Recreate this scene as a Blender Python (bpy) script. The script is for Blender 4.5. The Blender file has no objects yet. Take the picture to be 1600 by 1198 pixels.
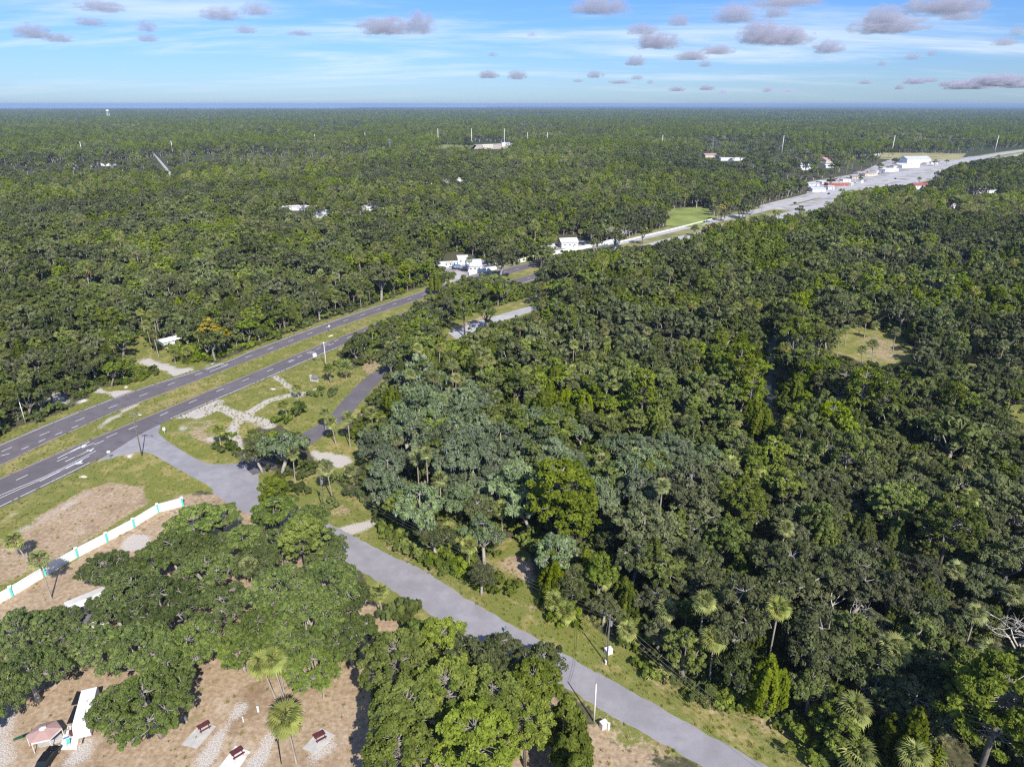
import bpy, math, random
import numpy as np
from mathutils import Vector, Matrix, noise as mnoise
PI = math.pi
C = bpy.context.scene.collection
SC = bpy.context.scene

# ------------------------------------------------------------------ camera, sky, sun, exposure
CAM_H = 101.0
F = 1067.0                                     # focal length in photo pixels (photo 1600 x 1198)
PITCH = math.atan((599 - 163) / F)
cam_d = bpy.data.cameras.new('camera'); cam = bpy.data.objects.new('camera', cam_d); C.objects.link(cam)
cam.location = (0, 0, CAM_H); cam.rotation_euler = (PI / 2 - PITCH, 0, 0)
cam_d.sensor_width = 36.0; cam_d.lens = 36.0 * F / 1600.0
cam_d.clip_start = 1.0; cam_d.clip_end = 260000.0
SC.camera = cam
SUN_EL = math.radians(42); SUN_DIR = Vector((0.400, -0.917, 0)).normalized() * math.cos(SUN_EL) + Vector((0, 0, math.sin(SUN_EL)))
sd = bpy.data.lights.new('sun', 'SUN'); sd.energy = 4.6; sd.angle = math.radians(0.5); sd.color = (1.0, 0.955, 0.88)
sun = bpy.data.objects.new('sun', sd); C.objects.link(sun)
sun.rotation_euler = SUN_DIR.to_track_quat('Z', 'Y').to_euler()
W = bpy.data.worlds.new('World'); SC.world = W; W.use_nodes = True
wn, wl = W.node_tree.nodes, W.node_tree.links
wn.clear()
def N(nodes, t, **kw):
    n = nodes.new(t)
    for k, v in kw.items():
        if k in n.inputs: n.inputs[k].default_value = v
        else: setattr(n, k, v)
    return n
wo = N(wn, 'ShaderNodeOutputWorld'); bg = N(wn, 'ShaderNodeBackground', Strength=0.14)
sky = N(wn, 'ShaderNodeTexSky', sky_type='NISHITA', sun_disc=False)
sky.sun_elevation = SUN_EL; sky.sun_rotation = math.atan2(0.400, -0.917); sky.altitude = 100; sky.air_density = 1.0; sky.dust_density = 0.3; sky.ozone_density = 2.0
tc = N(wn, 'ShaderNodeTexCoord'); sep = N(wn, 'ShaderNodeSeparateXYZ'); wl.new(tc.outputs['Generated'], sep.inputs[0])
def M(nodes, links, op, a, b=None, clamp=False):
    n = nodes.new('ShaderNodeMath'); n.operation = op; n.use_clamp = clamp
    for i, v in enumerate((a, b)):
        if v is None: continue
        if isinstance(v, (int, float)): n.inputs[i].default_value = v
        else: links.new(v, n.inputs[i])
    return n.outputs[0]
def mixc(nodes, links, f, a, b, typ='MIX'):
    n = nodes.new('ShaderNodeMix'); n.data_type = 'RGBA'; n.blend_type = typ
    for s, v in ((n.inputs['Factor'], f), (n.inputs[6], a), (n.inputs[7], b)):
        if isinstance(v, (int, float)): s.default_value = v
        elif isinstance(v, tuple): s.default_value = (*v, 1.0)[:4]
        else: links.new(v, s)
    return n.outputs[2]
def maprange(nodes, links, v, a, b, c=0.0, d=1.0):
    n = nodes.new('ShaderNodeMapRange'); n.interpolation_type = 'SMOOTHSTEP'
    links.new(v, n.inputs[0])
    for i, x in enumerate((a, b, c, d)): n.inputs[i + 1].default_value = x
    return n.outputs[0]
zc = M(wn, wl, 'ADD', M(wn, wl, 'MAXIMUM', sep.outputs[2], 0.0), 0.10)
px = M(wn, wl, 'DIVIDE', sep.outputs[0], zc); py = M(wn, wl, 'DIVIDE', sep.outputs[1], zc)
cmb = N(wn, 'ShaderNodeCombineXYZ'); wl.new(px, cmb.inputs[0]); wl.new(py, cmb.inputs[1])
mp = N(wn, 'ShaderNodeMapping'); mp.inputs['Rotation'].default_value = (0, 0, 0.35); mp.inputs['Scale'].default_value = (0.22, 0.62, 1); mp.inputs['Location'].default_value = (3.1, 1.7, 0)
wl.new(cmb.outputs[0], mp.inputs[0])
nz = N(wn, 'ShaderNodeTexNoise', Scale=1.5, Detail=9.0, Roughness=0.62, Distortion=0.35); wl.new(mp.outputs[0], nz.inputs[0])
ci = maprange(wn, wl, nz.outputs[0], 0.44, 0.70)
fade = maprange(wn, wl, sep.outputs[2], 0.0, 0.06, 0.25, 1.0)
ci = M(wn, wl, 'MULTIPLY', ci, fade)
tint = mixc(wn, wl, 1.0, sky.outputs[0], (0.28, 0.46, 0.80), 'MULTIPLY')
low = maprange(wn, wl, sep.outputs[2], 0.0, 0.16, 1.0, 0.0)
tint2 = mixc(wn, wl, low, tint, mixc(wn, wl, 1.0, sky.outputs[0], (0.32, 0.46, 0.75), 'MULTIPLY'))
cir = mixc(wn, wl, M(wn, wl, 'MULTIPLY', ci, 0.72), tint2, (4.8, 5.3, 5.8))
wl.new(cir, bg.inputs[0]); wl.new(bg.outputs[0], wo.inputs[0])
SC.view_settings.view_transform = 'Standard'; SC.view_settings.look = 'None'; SC.view_settings.gamma = 1; SC.view_settings.exposure = 0.42
SC.view_settings.use_curve_mapping = False
SC.cycles.max_bounces = 4; SC.cycles.diffuse_bounces = 2; SC.cycles.glossy_bounces = 1; SC.cycles.transmission_bounces = 3
SC.cycles.transparent_max_bounces = 6; SC.cycles.volume_bounces = 2
SC.cycles.use_denoising = False; SC.cycles.sample_clamp_indirect = 2.0; SC.cycles.sample_clamp_direct = 6.0; SC.cycles.pixel_filter_type = 'BLACKMAN_HARRIS'; SC.cycles.filter_width = 1.25
HAZE = 5.5e-5

# ------------------------------------------------------------------ pixel <-> place (places are worked out from the photo's pixels)
cP, sP = math.cos(PITCH), math.sin(PITCH)
def G(u, v, z=0.0):
    a = (u - 800) / F; b = -(v - 599) / F
    y = cP + b * sP; zz = -sP + b * cP
    t = (CAM_H - z) / -zz
    return Vector((a * t, y * t, z))
def proj(x, y, z):
    d = y * cP - (z - CAM_H) * sP
    w = y * sP + (z - CAM_H) * cP
    return 800 + F * x / d, 599 - F * w / d
def height_for(base, v):
    lo, hi = 0.0, 80.0
    for _ in range(40):
        m = (lo + hi) / 2
        if proj(base.x, base.y, m)[1] > v: lo = m
        else: hi = m
    return lo
def inpoly(px_, py_, poly):
    px_ = np.asarray(px_, float); py_ = np.asarray(py_, float)
    r = np.zeros(px_.shape, bool); n = len(poly)
    for i in range(n):
        x1, y1 = poly[i]; x2, y2 = poly[(i + 1) % n]
        if y1 == y2: continue
        c = ((y1 > py_) != (y2 > py_)) & (px_ < (x2 - x1) * (py_ - y1) / (y2 - y1) + x1)
        r ^= c
    return r

# ------------------------------------------------------------------ helpers
def tag(o, label=None, cat=None, group=None, kind=None):
    if label: o['label'] = label
    if cat: o['category'] = cat
    if group: o['group'] = group
    if kind: o['kind'] = kind
    return o
def empty(name, loc, rz=0.0, s=None):
    o = bpy.data.objects.new(name, None); o.location = loc; o.rotation_euler = (0, 0, rz)
    o.empty_display_size = 0.5
    if s: o.scale = s
    C.objects.link(o); return o
def link(name, me, parent=None, loc=None, rot=None, scale=None):
    o = bpy.data.objects.new(name, me)
    if loc is not None: o.location = loc
    if rot is not None: o.rotation_euler = rot
    if scale is not None: o.scale = scale
    C.objects.link(o)
    if parent is not None: o.parent = parent
    return o
class MB:
    def __init__(s): s.v = []; s.f = []; s.m = []
    def quad(s, a, b, c, d, m=0):
        i = len(s.v); s.v += [tuple(a), tuple(b), tuple(c), tuple(d)]; s.f.append((i, i + 1, i + 2, i + 3)); s.m.append(m)
    def poly(s, pts, m=0):
        i = len(s.v); s.v += [tuple(p) for p in pts]; s.f.append(tuple(range(i, i + len(pts)))); s.m.append(m)
    def box(s, c, d, m=0, rz=0.0):
        cx, cy, cz = c; hx, hy, hz = d[0] / 2, d[1] / 2, d[2] / 2
        i = len(s.v); cr, sr = math.cos(rz), math.sin(rz)
        for z in (-hz, hz):
            for x, y in ((-hx, -hy), (hx, -hy), (hx, hy), (-hx, hy)):
                s.v.append((cx + x * cr - y * sr, cy + x * sr + y * cr, cz + z))
        for f in ((3, 2, 1, 0), (4, 5, 6, 7), (0, 1, 5, 4), (1, 2, 6, 5), (2, 3, 7, 6), (3, 0, 4, 7)):
            s.f.append(tuple(i + k for k in f)); s.m.append(m)
    def tube(s, pts, rad, n=5, m=0, cap=True):
        pts = [Vector(p) for p in pts]
        if isinstance(rad, (int, float)): rad = [rad] * len(pts)
        base = len(s.v)
        for k, p in enumerate(pts):
            d = (pts[min(k + 1, len(pts) - 1)] - pts[max(k - 1, 0)])
            if d.length < 1e-6: d = Vector((0, 0, 1))
            d.normalize()
            a = d.cross(Vector((0, 0, 1)) if abs(d.z) < 0.9 else Vector((1, 0, 0))).normalized(); b = d.cross(a)
            for j in range(n):
                t = 2 * PI * j / n; q = p + (a * math.cos(t) + b * math.sin(t)) * rad[k]; s.v.append(tuple(q))
        for k in range(len(pts) - 1):
            for j in range(n):
                j2 = (j + 1) % n
                s.f.append((base + k * n + j, base + k * n + j2, base + (k + 1) * n + j2, base + (k + 1) * n + j)); s.m.append(m)
        if cap:
            s.f.append(tuple(base + (len(pts) - 1) * n + j for j in range(n))); s.m.append(m)
            s.f.append(tuple(base + n - 1 - j for j in range(n))); s.m.append(m)
    def mesh(s, name, mats, smooth=False, tone=None):
        me = bpy.data.meshes.new(name); me.from_pydata(s.v, [], s.f)
        for mm in (mats if isinstance(mats, (list, tuple)) else [mats]): me.materials.append(mm)
        if any(s.m): me.polygons.foreach_set('material_index', s.m)
        if smooth: me.polygons.foreach_set('use_smooth', [True] * len(s.f))
        me.update(); return me
    def build(s, name, mats, parent=None, smooth=False, **kw):
        return link(name, s.mesh(name, mats, smooth), parent, **kw)
def np_mesh(name, V, Fq, mats, mi=None, tone=None):
    me = bpy.data.meshes.new(name); n = len(Fq); k = Fq.shape[1]
    me.vertices.add(len(V)); me.vertices.foreach_set('co', np.asarray(V, np.float32).ravel())
    me.loops.add(n * k); me.loops.foreach_set('vertex_index', np.asarray(Fq, np.int32).ravel())
    me.polygons.add(n); me.polygons.foreach_set('loop_start', np.arange(0, n * k, k, dtype=np.int32))
    for mm in mats: me.materials.append(mm)
    if mi is not None: me.polygons.foreach_set('material_index', np.asarray(mi, np.int32))
    if tone is not None:
        a = me.attributes.new('tone', 'FLOAT', 'FACE'); a.data.foreach_set('value', np.asarray(tone, np.float32))
    me.update(calc_edges=True); return me

# ------------------------------------------------------------------ materials
def newmat(name):
    m = bpy.data.materials.new(name); m.use_nodes = True; m.node_tree.nodes.clear(); return m, m.node_tree.nodes, m.node_tree.links
def simple(name, col, rough=0.7, var=0.12, scale=1.5, metal=0.0, bump=0.0):
    m, n, l = newmat(name)
    o = N(n, 'ShaderNodeOutputMaterial'); b = N(n, 'ShaderNodeBsdfPrincipled', Roughness=rough, Metallic=metal)
    b.inputs['Specular IOR Level'].default_value = 0.3
    t = N(n, 'ShaderNodeTexCoord'); z = N(n, 'ShaderNodeTexNoise', Scale=scale, Detail=6.0, Roughness=0.6); l.new(t.outputs['Object'], z.inputs[0])
    c = mixc(n, l, maprange(n, l, z.outputs[0], 0.3, 0.7), tuple(x * (1 - var) for x in col), tuple(min(1, x * (1 + var)) for x in col))
    l.new(c, b.inputs['Base Color']); l.new(b.outputs[0], o.inputs[0])
    if bump:
        bp = N(n, 'ShaderNodeBump', Strength=bump, Distance=0.05); l.new(z.outputs[0], bp.inputs['Height']); l.new(bp.outputs[0], b.inputs['Normal'])
    return m
def leafmat(name, ca, cb, cc, trans=0.3):
    """ca..cb along the clump tone, cc for some whole trees."""
    m, n, l = newmat(name)
    o = N(n, 'ShaderNodeOutputMaterial')
    at = N(n, 'ShaderNodeAttribute', attribute_name='tone'); oi = N(n, 'ShaderNodeObjectInfo')
    c = mixc(n, l, at.outputs['Fac'], ca, cb)
    c = mixc(n, l, M(n, l, 'MULTIPLY', oi.outputs['Random'], 0.75), c, mixc(n, l, at.outputs['Fac'], tuple(x * 0.75 for x in cc), tuple(x * 1.25 for x in cc)))
    hs = N(n, 'ShaderNodeHueSaturation'); l.new(c, hs.inputs['Color'])
    r2 = M(n, l, 'FRACT', M(n, l, 'MULTIPLY', oi.outputs['Random'], 37.7))
    l.new(M(n, l, 'ADD', M(n, l, 'MULTIPLY', r2, 0.65), 0.68), hs.inputs['Value'])
    nzl = N(n, 'ShaderNodeTexNoise', Scale=0.0065, Detail=4.0, Roughness=0.7); l.new(oi.outputs['Location'], nzl.inputs[0])
    pv = maprange(n, l, nzl.outputs[0], 0.36, 0.66, 0.84, 1.24)
    hs.inputs['Value'].default_value = 1.0; l.new(M(n, l, 'MULTIPLY', pv, M(n, l, 'ADD', M(n, l, 'MULTIPLY', r2, 0.62), 0.70)), hs.inputs['Value'])
    nz2 = N(n, 'ShaderNodeTexNoise', Scale=0.013, Detail=3.0, Roughness=0.6); l.new(oi.outputs['Location'], nz2.inputs[0])
    l.new(maprange(n, l, nz2.outputs[0], 0.38, 0.62, 0.84, 1.12), hs.inputs['Saturation'])
    d = N(n, 'ShaderNodeBsdfDiffuse'); l.new(hs.outputs[0], d.inputs[0])
    t = N(n, 'ShaderNodeBsdfTranslucent'); l.new(mixc(n, l, 1.0, hs.outputs[0], (1.1, 1.25, 0.6), 'MULTIPLY'), t.inputs[0])
    mx = N(n, 'ShaderNodeMixShader'); mx.inputs[0].default_value = trans; l.new(d.outputs[0], mx.inputs[1]); l.new(t.outputs[0], mx.inputs[2])
    l.new(mx.outputs[0], o.inputs[0]); return m
L_oak = leafmat('oak_leaf', (0.056, 0.080, 0.022), (0.195, 0.225, 0.078), (0.165, 0.172, 0.080))
L_camp = leafmat('live_oak_leaf', (0.072, 0.118, 0.018), (0.250, 0.315, 0.064), (0.155, 0.205, 0.045))
L_moss_oak = leafmat('mossy_oak_leaf', (0.080, 0.125, 0.042), (0.250, 0.310, 0.130), (0.200, 0.250, 0.130))
L_broad = leafmat('broadleaf', (0.072, 0.112, 0.018), (0.240, 0.295, 0.055), (0.180, 0.200, 0.052))
L_cedar = leafmat('cedar_leaf', (0.070, 0.098, 0.010), (0.225, 0.250, 0.034), (0.130, 0.165, 0.030))
L_pine = leafmat('pine_needle', (0.105, 0.150, 0.014), (0.310, 0.350, 0.045), (0.200, 0.250, 0.045))
L_palm = leafmat('palm_frond', (0.110, 0.155, 0.045), (0.340, 0.370, 0.135), (0.320, 0.310, 0.100), 0.25)
L_yellow = leafmat('yellow_leaf', (0.24, 0.23, 0.02), (0.42, 0.36, 0.05), (0.28, 0.20, 0.05))
L_shrub = leafmat('undergrowth_leaf', (0.060, 0.092, 0.022), (0.165, 0.205, 0.055), (0.12, 0.14, 0.045))
L_frond_dry = leafmat('dry_frond', (0.20, 0.13, 0.06), (0.36, 0.26, 0.13), (0.28, 0.2, 0.1), 0.15)
L_mossm = leafmat('hanging_moss', (0.14, 0.145, 0.115), (0.31, 0.31, 0.27), (0.22, 0.22, 0.19), 0.2)
L_moss_b = leafmat('grey_moss', (0.22, 0.24, 0.22), (0.46, 0.48, 0.46), (0.36, 0.38, 0.37), 0.2)
M_bark = simple('grey_bark', (0.34, 0.31, 0.27), 0.9, 0.3, 3.0, bump=0.3)
M_bark_dk = simple('oak_bark', (0.20, 0.175, 0.145), 0.9, 0.3, 3.0, bump=0.3)
M_pale = simple('bleached_wood', (0.50, 0.47, 0.42), 0.9, 0.2, 3.0)
M_palmbark = simple('palm_bark', (0.36, 0.31, 0.25), 0.9, 0.3, 5.0, bump=0.3)

# ------------------------------------------------------------------ picture regions used to lay out ground cover and keep trees off it
V_HWY = [(-60, 735), (0, 688), (0, 676), (60, 657), (104, 640), (140, 622), (143, 604), (178, 604), (215, 590), (205, 566), (190, 540), (215, 525), (246, 545), (280, 556), (335, 568), (400, 540),
         (500, 502), (560, 484), (640, 454), (700, 437), (725, 428), (800, 415), (862, 399), (950, 379), (1025, 359), (1113, 338), (1163, 327), (1200, 317), (1258, 301),
         (1262, 288), (1330, 272), (1372, 260), (1410, 243), (1480, 243), (1555, 234), (1640, 226), (1640, 238), (1545, 245), (1500, 252), (1462, 268), (1452, 284), (1372, 288), (1345, 293), (1312, 299),
         (1296, 316), (1262, 324), (1240, 331), (1200, 331), (1150, 340), (1060, 365), (1030, 375), (960, 389), (932, 391), (866, 395), (848, 408), (842, 424), (841, 441), (805, 444), (788, 436), (768, 430), (750, 430),
         (728, 432), (700, 447), (640, 484), (590, 505), (545, 530), (528, 556), (535, 580), (600, 562), (613, 575), (566, 640), (534, 672), (562, 692), (548, 722), (500, 736), (484, 702), (470, 684), (440, 664),
         (398, 668), (376, 690), (372, 735), (395, 765), (330, 772), (306, 764), (284, 786), (240, 800), (180, 846), (130, 876), (0, 948), (-60, 975)]
V_FOSS = [(395, 735), (430, 740), (470, 750), (500, 745), (555, 782), (592, 812), (590, 835), (680, 890), (760, 935), (838, 932), (880, 968), (925, 985), (962, 1012), (1010, 1052), (1120, 1102), (1180, 1112), (1240, 1178),
          (1310, 1200), (1100, 1200), (1060, 1180), (985, 1170), (930, 1150), (922, 1100), (884, 1080), (866, 1050), (852, 1012), (800, 1000), (745, 978), (700, 978), (640, 968), (600, 938), (574, 912),
          (562, 890), (520, 862), (508, 835), (516, 815), (498, 792), (450, 777)]
V_STRIP = [(688, 522), (700, 505), (740, 488), (800, 472), (862, 455), (872, 458), (850, 468), (812, 482), (838, 480), (842, 486), (800, 500), (742, 512), (716, 530), (700, 534)]
V_CLEAR = [(1292, 545), (1312, 520), (1335, 510), (1400, 515), (1428, 545), (1442, 562), (1415, 572), (1370, 574), (1330, 562)]
V_CLEAR2 = [(1495, 552), (1512, 548), (1536, 566), (1530, 576), (1505, 570)]
V_EDGE = [(1574, 640), (1585, 615), (1640, 605), (1640, 690), (1600, 672)]
V_LOT = [(752, 872), (775, 856), (795, 838), (818, 848), (830, 880), (838, 930), (800, 908)]
V_LOT2 = [(488, 737), (498, 712), (524, 690), (560, 700), (582, 704), (578, 716), (560, 730), (540, 745)]
V_FIELD = [(1044, 346), (1048, 327), (1104, 324), (1112, 334), (1122, 341), (1086, 352)]
V_CREEK = [(1204, 545), (1208, 500), (1215, 480), (1220, 482), (1213, 505), (1211, 550), (1213, 600), (1209, 650), (1200, 690), (1194, 690), (1203, 645), (1206, 600)]
V_COMP = [(684, 420), (694, 398), (716, 392), (748, 402), (768, 412), (762, 424), (735, 433)]
V_COMP2 = [(866, 392), (872, 368), (908, 366), (922, 382), (900, 390)]
V_SHOP = [(1262, 300), (1270, 284), (1350, 268), (1385, 252), (1405, 242), (1500, 241), (1482, 256), (1440, 276), (1400, 286), (1300, 299)]
V_LANE = [(234, 236), (238, 236), (268, 270), (264, 272)]
V_PILE = [(738, 222), (805, 222), (790, 232), (742, 233)]
V_SANDL = [(62, 632), (78, 612), (104, 612), (112, 626), (70, 642)]
V_POWER = [(684, 225), (740, 227), (740, 231), (686, 231)]
V_CORR = [(1372, 239), (1500, 241), (1500, 246), (1380, 246)]
B_CAMP = [(-400, 930), (0, 930), (285, 770), (400, 755), (500, 800), (600, 900), (860, 1020), (1100, 1220), (1100, 1600), (-400, 1600)]
B_CREEK = [(1192, 700), (1190, 640), (1195, 560), (1203, 520), (1214, 470), (1230, 440), (1236, 440), (1222, 480), (1216, 560), (1216, 640), (1208, 690)]
KEEP = [V_HWY, V_FOSS, V_STRIP, V_CLEAR, V_CLEAR2, V_EDGE, V_LOT, V_LOT2, V_FIELD, V_CREEK, V_COMP, V_COMP2, V_SHOP, V_LANE, V_PILE, V_SANDL, V_POWER, V_CORR]
NOBASE = KEEP + [B_CAMP, B_CREEK, [(330, 716), (445, 716), (445, 800), (330, 800)]]
A_LOT = [(610, 580), (945, 714), (1133, 726), (840, 932), (488, 737)]

# ------------------------------------------------------------------ ground sheet
def zone_poly(*p): return list(p)
ZG = [[(395, 735), (500, 735), (560, 780), (600, 815), (840, 930), (1000, 1020), (1300, 1160), (1330, 1250), (1000, 1110), (840, 975), (560, 845), (405, 765)], V_HWY, V_FOSS, V_STRIP, V_CLEAR, V_CLEAR2, V_EDGE, V_FIELD, V_LOT, V_LOT2,
      [(195, 530), (215, 520), (250, 535), (270, 560), (210, 590)]]
ZT = [([(560, 800), (600, 830), (840, 932), (960, 1012), (1120, 1102), (1240, 1178), (1330, 1260), (1250, 1230), (1000, 1080), (840, 975), (680, 895), (560, 840)], .36), ([(280, 770), (420, 770), (500, 815), (300, 900), (0, 1000), (-80, 990), (20, 935)], 0.75), ([(-80, 915), (60, 805), (130, 765), (175, 752), (225, 760), (235, 785), (100, 868), (0, 915), (-80, 960)], 0.85),
      ([(-400, 1000), (0, 930), (285, 800), (420, 790), (520, 870), (600, 950), (700, 1010), (860, 1080), (930, 1150), (1090, 1230), (1090, 1600), (-400, 1600)], 1.0),
      ([(300, 665), (340, 690), (330, 700), (290, 680)], 0.7), ([(800, 860), (836, 880), (838, 925), (770, 880)], 0.8),
      ([(430, 790), (500, 790), (560, 815), (510, 790), (505, 760), (560, 800), (520, 810)], 0.6),
      ([(1340, 520), (1400, 530), (1430, 560), (1370, 572), (1330, 545)], 0.6),
      ([(700, 515), (760, 490), (860, 458), (850, 466), (780, 486), (710, 522)], 1.0),
      ([(560, 558), (600, 548), (612, 560), (575, 590), (565, 580)], 0.7),
      ([(590, 835), (680, 892), (770, 938), (840, 940), (900, 985), (830, 950), (700, 915), (600, 858)], 0.6),
      ([(1190, 1120), (1250, 1170), (1300, 1198), (1180, 1140), (1010, 1050), (960, 1020)], 0.6),
      ([(300, 640), (345, 655), (360, 690), (310, 690), (285, 670)], 0.5),
      ([(930, 1080), (1000, 1130), (1100, 1198), (940, 1190), (920, 1130)], 0.55)]
ZS = [([(318, 684), (334, 678), (340, 690), (325, 696)], 0.8), ([(275, 668), (288, 664), (298, 672), (282, 676)], 0.8), ([(312, 658), (328, 652), (320, 664)], 0.8),
      ([(142, 604), (152, 603), (166, 612), (200, 610), (215, 609), (178, 624), (172, 614), (150, 614)], 1.2),
      ([(208, 560), (240, 562), (272, 574), (312, 574), (272, 589), (262, 580), (236, 576)], 1.2),
      ([(64, 632), (80, 612), (104, 612), (114, 628), (96, 640)], 0.7),
      ([(118, 628), (136, 621), (138, 626), (120, 632)], 1.0),
      ([(0, 838), (80, 796), (150, 762), (155, 766), (90, 806), (0, 852)], 0.55), ([(0, 812), (70, 775), (75, 780), (0, 820)], 0.55), ([(0, 880), (60, 840), (64, 846), (0, 890)], 0.5),
      ([(100, 815), (150, 778), (160, 770), (165, 774), (120, 818)], 0.45), ([(196, 706), (210, 708), (204, 718), (194, 716)], 0.9),
      ([(186, 852), (200, 834), (228, 832), (236, 846), (220, 862), (195, 864)], 1.0),
      ([(150, 666), (190, 640), (225, 624), (226, 628), (190, 648), (155, 672)], 0.8), ([(120, 690), (150, 670), (150, 676), (124, 694)], 0.5),
      ([(518, 826), (556, 816), (592, 808), (588, 824), (560, 832), (545, 838)], 1.0),
      ([(484, 700), (500, 706), (545, 712), (552, 722), (530, 732), (500, 722), (488, 712)], 1.2),
      ([(545, 668), (575, 672), (580, 684), (560, 680)], 0.7), ([(800, 862), (832, 884), (838, 928), (812, 912)], 0.55),
      ([(372, 1096), (386, 1098), (348, 1160), (325, 1200), (296, 1200), (330, 1155)], 1.1), ([(418, 1144), (434, 1142), (410, 1198), (375, 1200), (400, 1170)], 1.1),
      ([(510, 1150), (545, 1145), (520, 1175), (480, 1200), (462, 1200)], 1.0), ([(130, 1140), (160, 1150), (130, 1200), (95, 1200)], 0.9), ([(225, 1165), (262, 1150), (240, 1180)], 0.8),
      ([(-40, 1096), (30, 1092), (28, 1200), (-40, 1200)], 0.7), ([(305, 960), (322, 975), (345, 1000), (330, 1015), (312, 990)], 1.0),
      ([(560, 975), (600, 985), (590, 1000), (560, 990)], 0.5), ([(565, 1000), (585, 1010), (575, 1035), (560, 1030)], 0.6), ([(690, 448), (700, 420), (735, 425), (725, 436)], 0.8), ([(1380, 538), (1400, 534), (1408, 546), (1390, 550)], 0.4),
      ([(945, 690), (962, 688), (968, 702), (950, 706)], 0.9), ([(1110, 765), (1125, 760), (1130, 775), (1112, 778)], 0.8)]
ZL = [([(292, 648), (312, 640), (334, 630)], 3.4, 1.0), ([(310, 650), (345, 636), (363, 645), (377, 650)], 2.2, 1.0), ([(377, 650), (387, 647), (417, 627), (453, 617), (478, 614)], 1.9, .95), ([(430, 588), (442, 597), (455, 606), (463, 615)], 1.5, .9), ([(478, 614), (494, 609)], 1.8, .65),
      ([(377, 652), (362, 670), (366, 688), (374, 704)], 2.0, .95), ([(380, 651), (400, 655), (422, 665)], 2.6, .9), ([(374, 648), (386, 652)], 3.6, .85), ([(460, 605), (470, 618), (462, 624)], 1.6, .5)]
def axis(lo, hi, fine, lo2, hi2, mid, far):
    a = list(np.arange(lo, hi, fine)) + list(np.arange(hi, hi2, mid)); s = mid; x = a[-1]
    while x < far: s *= 1.12; x += s; a.append(x)
    b = []; x = lo
    while x > lo2: x -= mid; b.append(x)
    s = mid
    while x > -far: s *= 1.15; x -= s; b.append(x)
    return np.array(b[::-1] + a)
gx = axis(-190, 125, 1.25, -260, 420, 3.0, 120000); gy = axis(78, 262, 1.25, 60, 520, 3.0, 120000)
GX, GY = np.meshgrid(gx, gy)
dd = GY * cP + CAM_H * sP; ok = (dd > 20) & (GY > 30) & (np.hypot(GX, GY) < 700)
ddc = np.where(dd > 20, dd, 1e9)
GU = np.where(ok, 800 + F * GX / ddc, -9e5); GV = np.where(ok, 599 - F * (GY * sP - CAM_H * cP) / ddc, -9e5)
def zone(items):
    w = np.zeros(GX.shape)
    for it in items:
        p, k = it if isinstance(it, tuple) and isinstance(it[0], list) else (it, 1.0)
        w = np.maximum(w, inpoly(GU, GV, p) * k)
    for _ in range(2):
        w[1:-1, 1:-1] = (w[1:-1, 1:-1] * 2 + w[:-2, 1:-1] + w[2:, 1:-1] + w[1:-1, :-2] + w[1:-1, 2:]) / 6
    return w
wG, wT, wS = zone(ZG), zone(ZT), zone(ZS)
for pts_, wd_, k_ in ZL:
    q = [np.array(G(*p)[:2]) for p in pts_]; w = np.zeros(GX.shape)
    for a_, b_ in zip(q[:-1], q[1:]):
        ab = b_ - a_; t_ = np.clip(((GX - a_[0]) * ab[0] + (GY - a_[1]) * ab[1]) / (ab @ ab), 0, 1); dist_ = np.hypot(GX - a_[0] - t_ * ab[0], GY - a_[1] - t_ * ab[1])
        w = np.maximum(w, np.clip(1.5 - dist_ / wd_, 0, 1))
    wS = np.maximum(wS, w * k_)
nxg, nyg = len(gx), len(gy)
GZ = np.zeros(GX.shape)
V0 = np.stack([GX, GY, GZ], -1).reshape(-1, 3)
ii = np.arange((nyg - 1) * (nxg - 1)); r_, c_ = ii // (nxg - 1), ii % (nxg - 1); b0 = r_ * nxg + c_
Fq = np.stack([b0, b0 + 1, b0 + 1 + nxg, b0 + nxg], -1)
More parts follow.
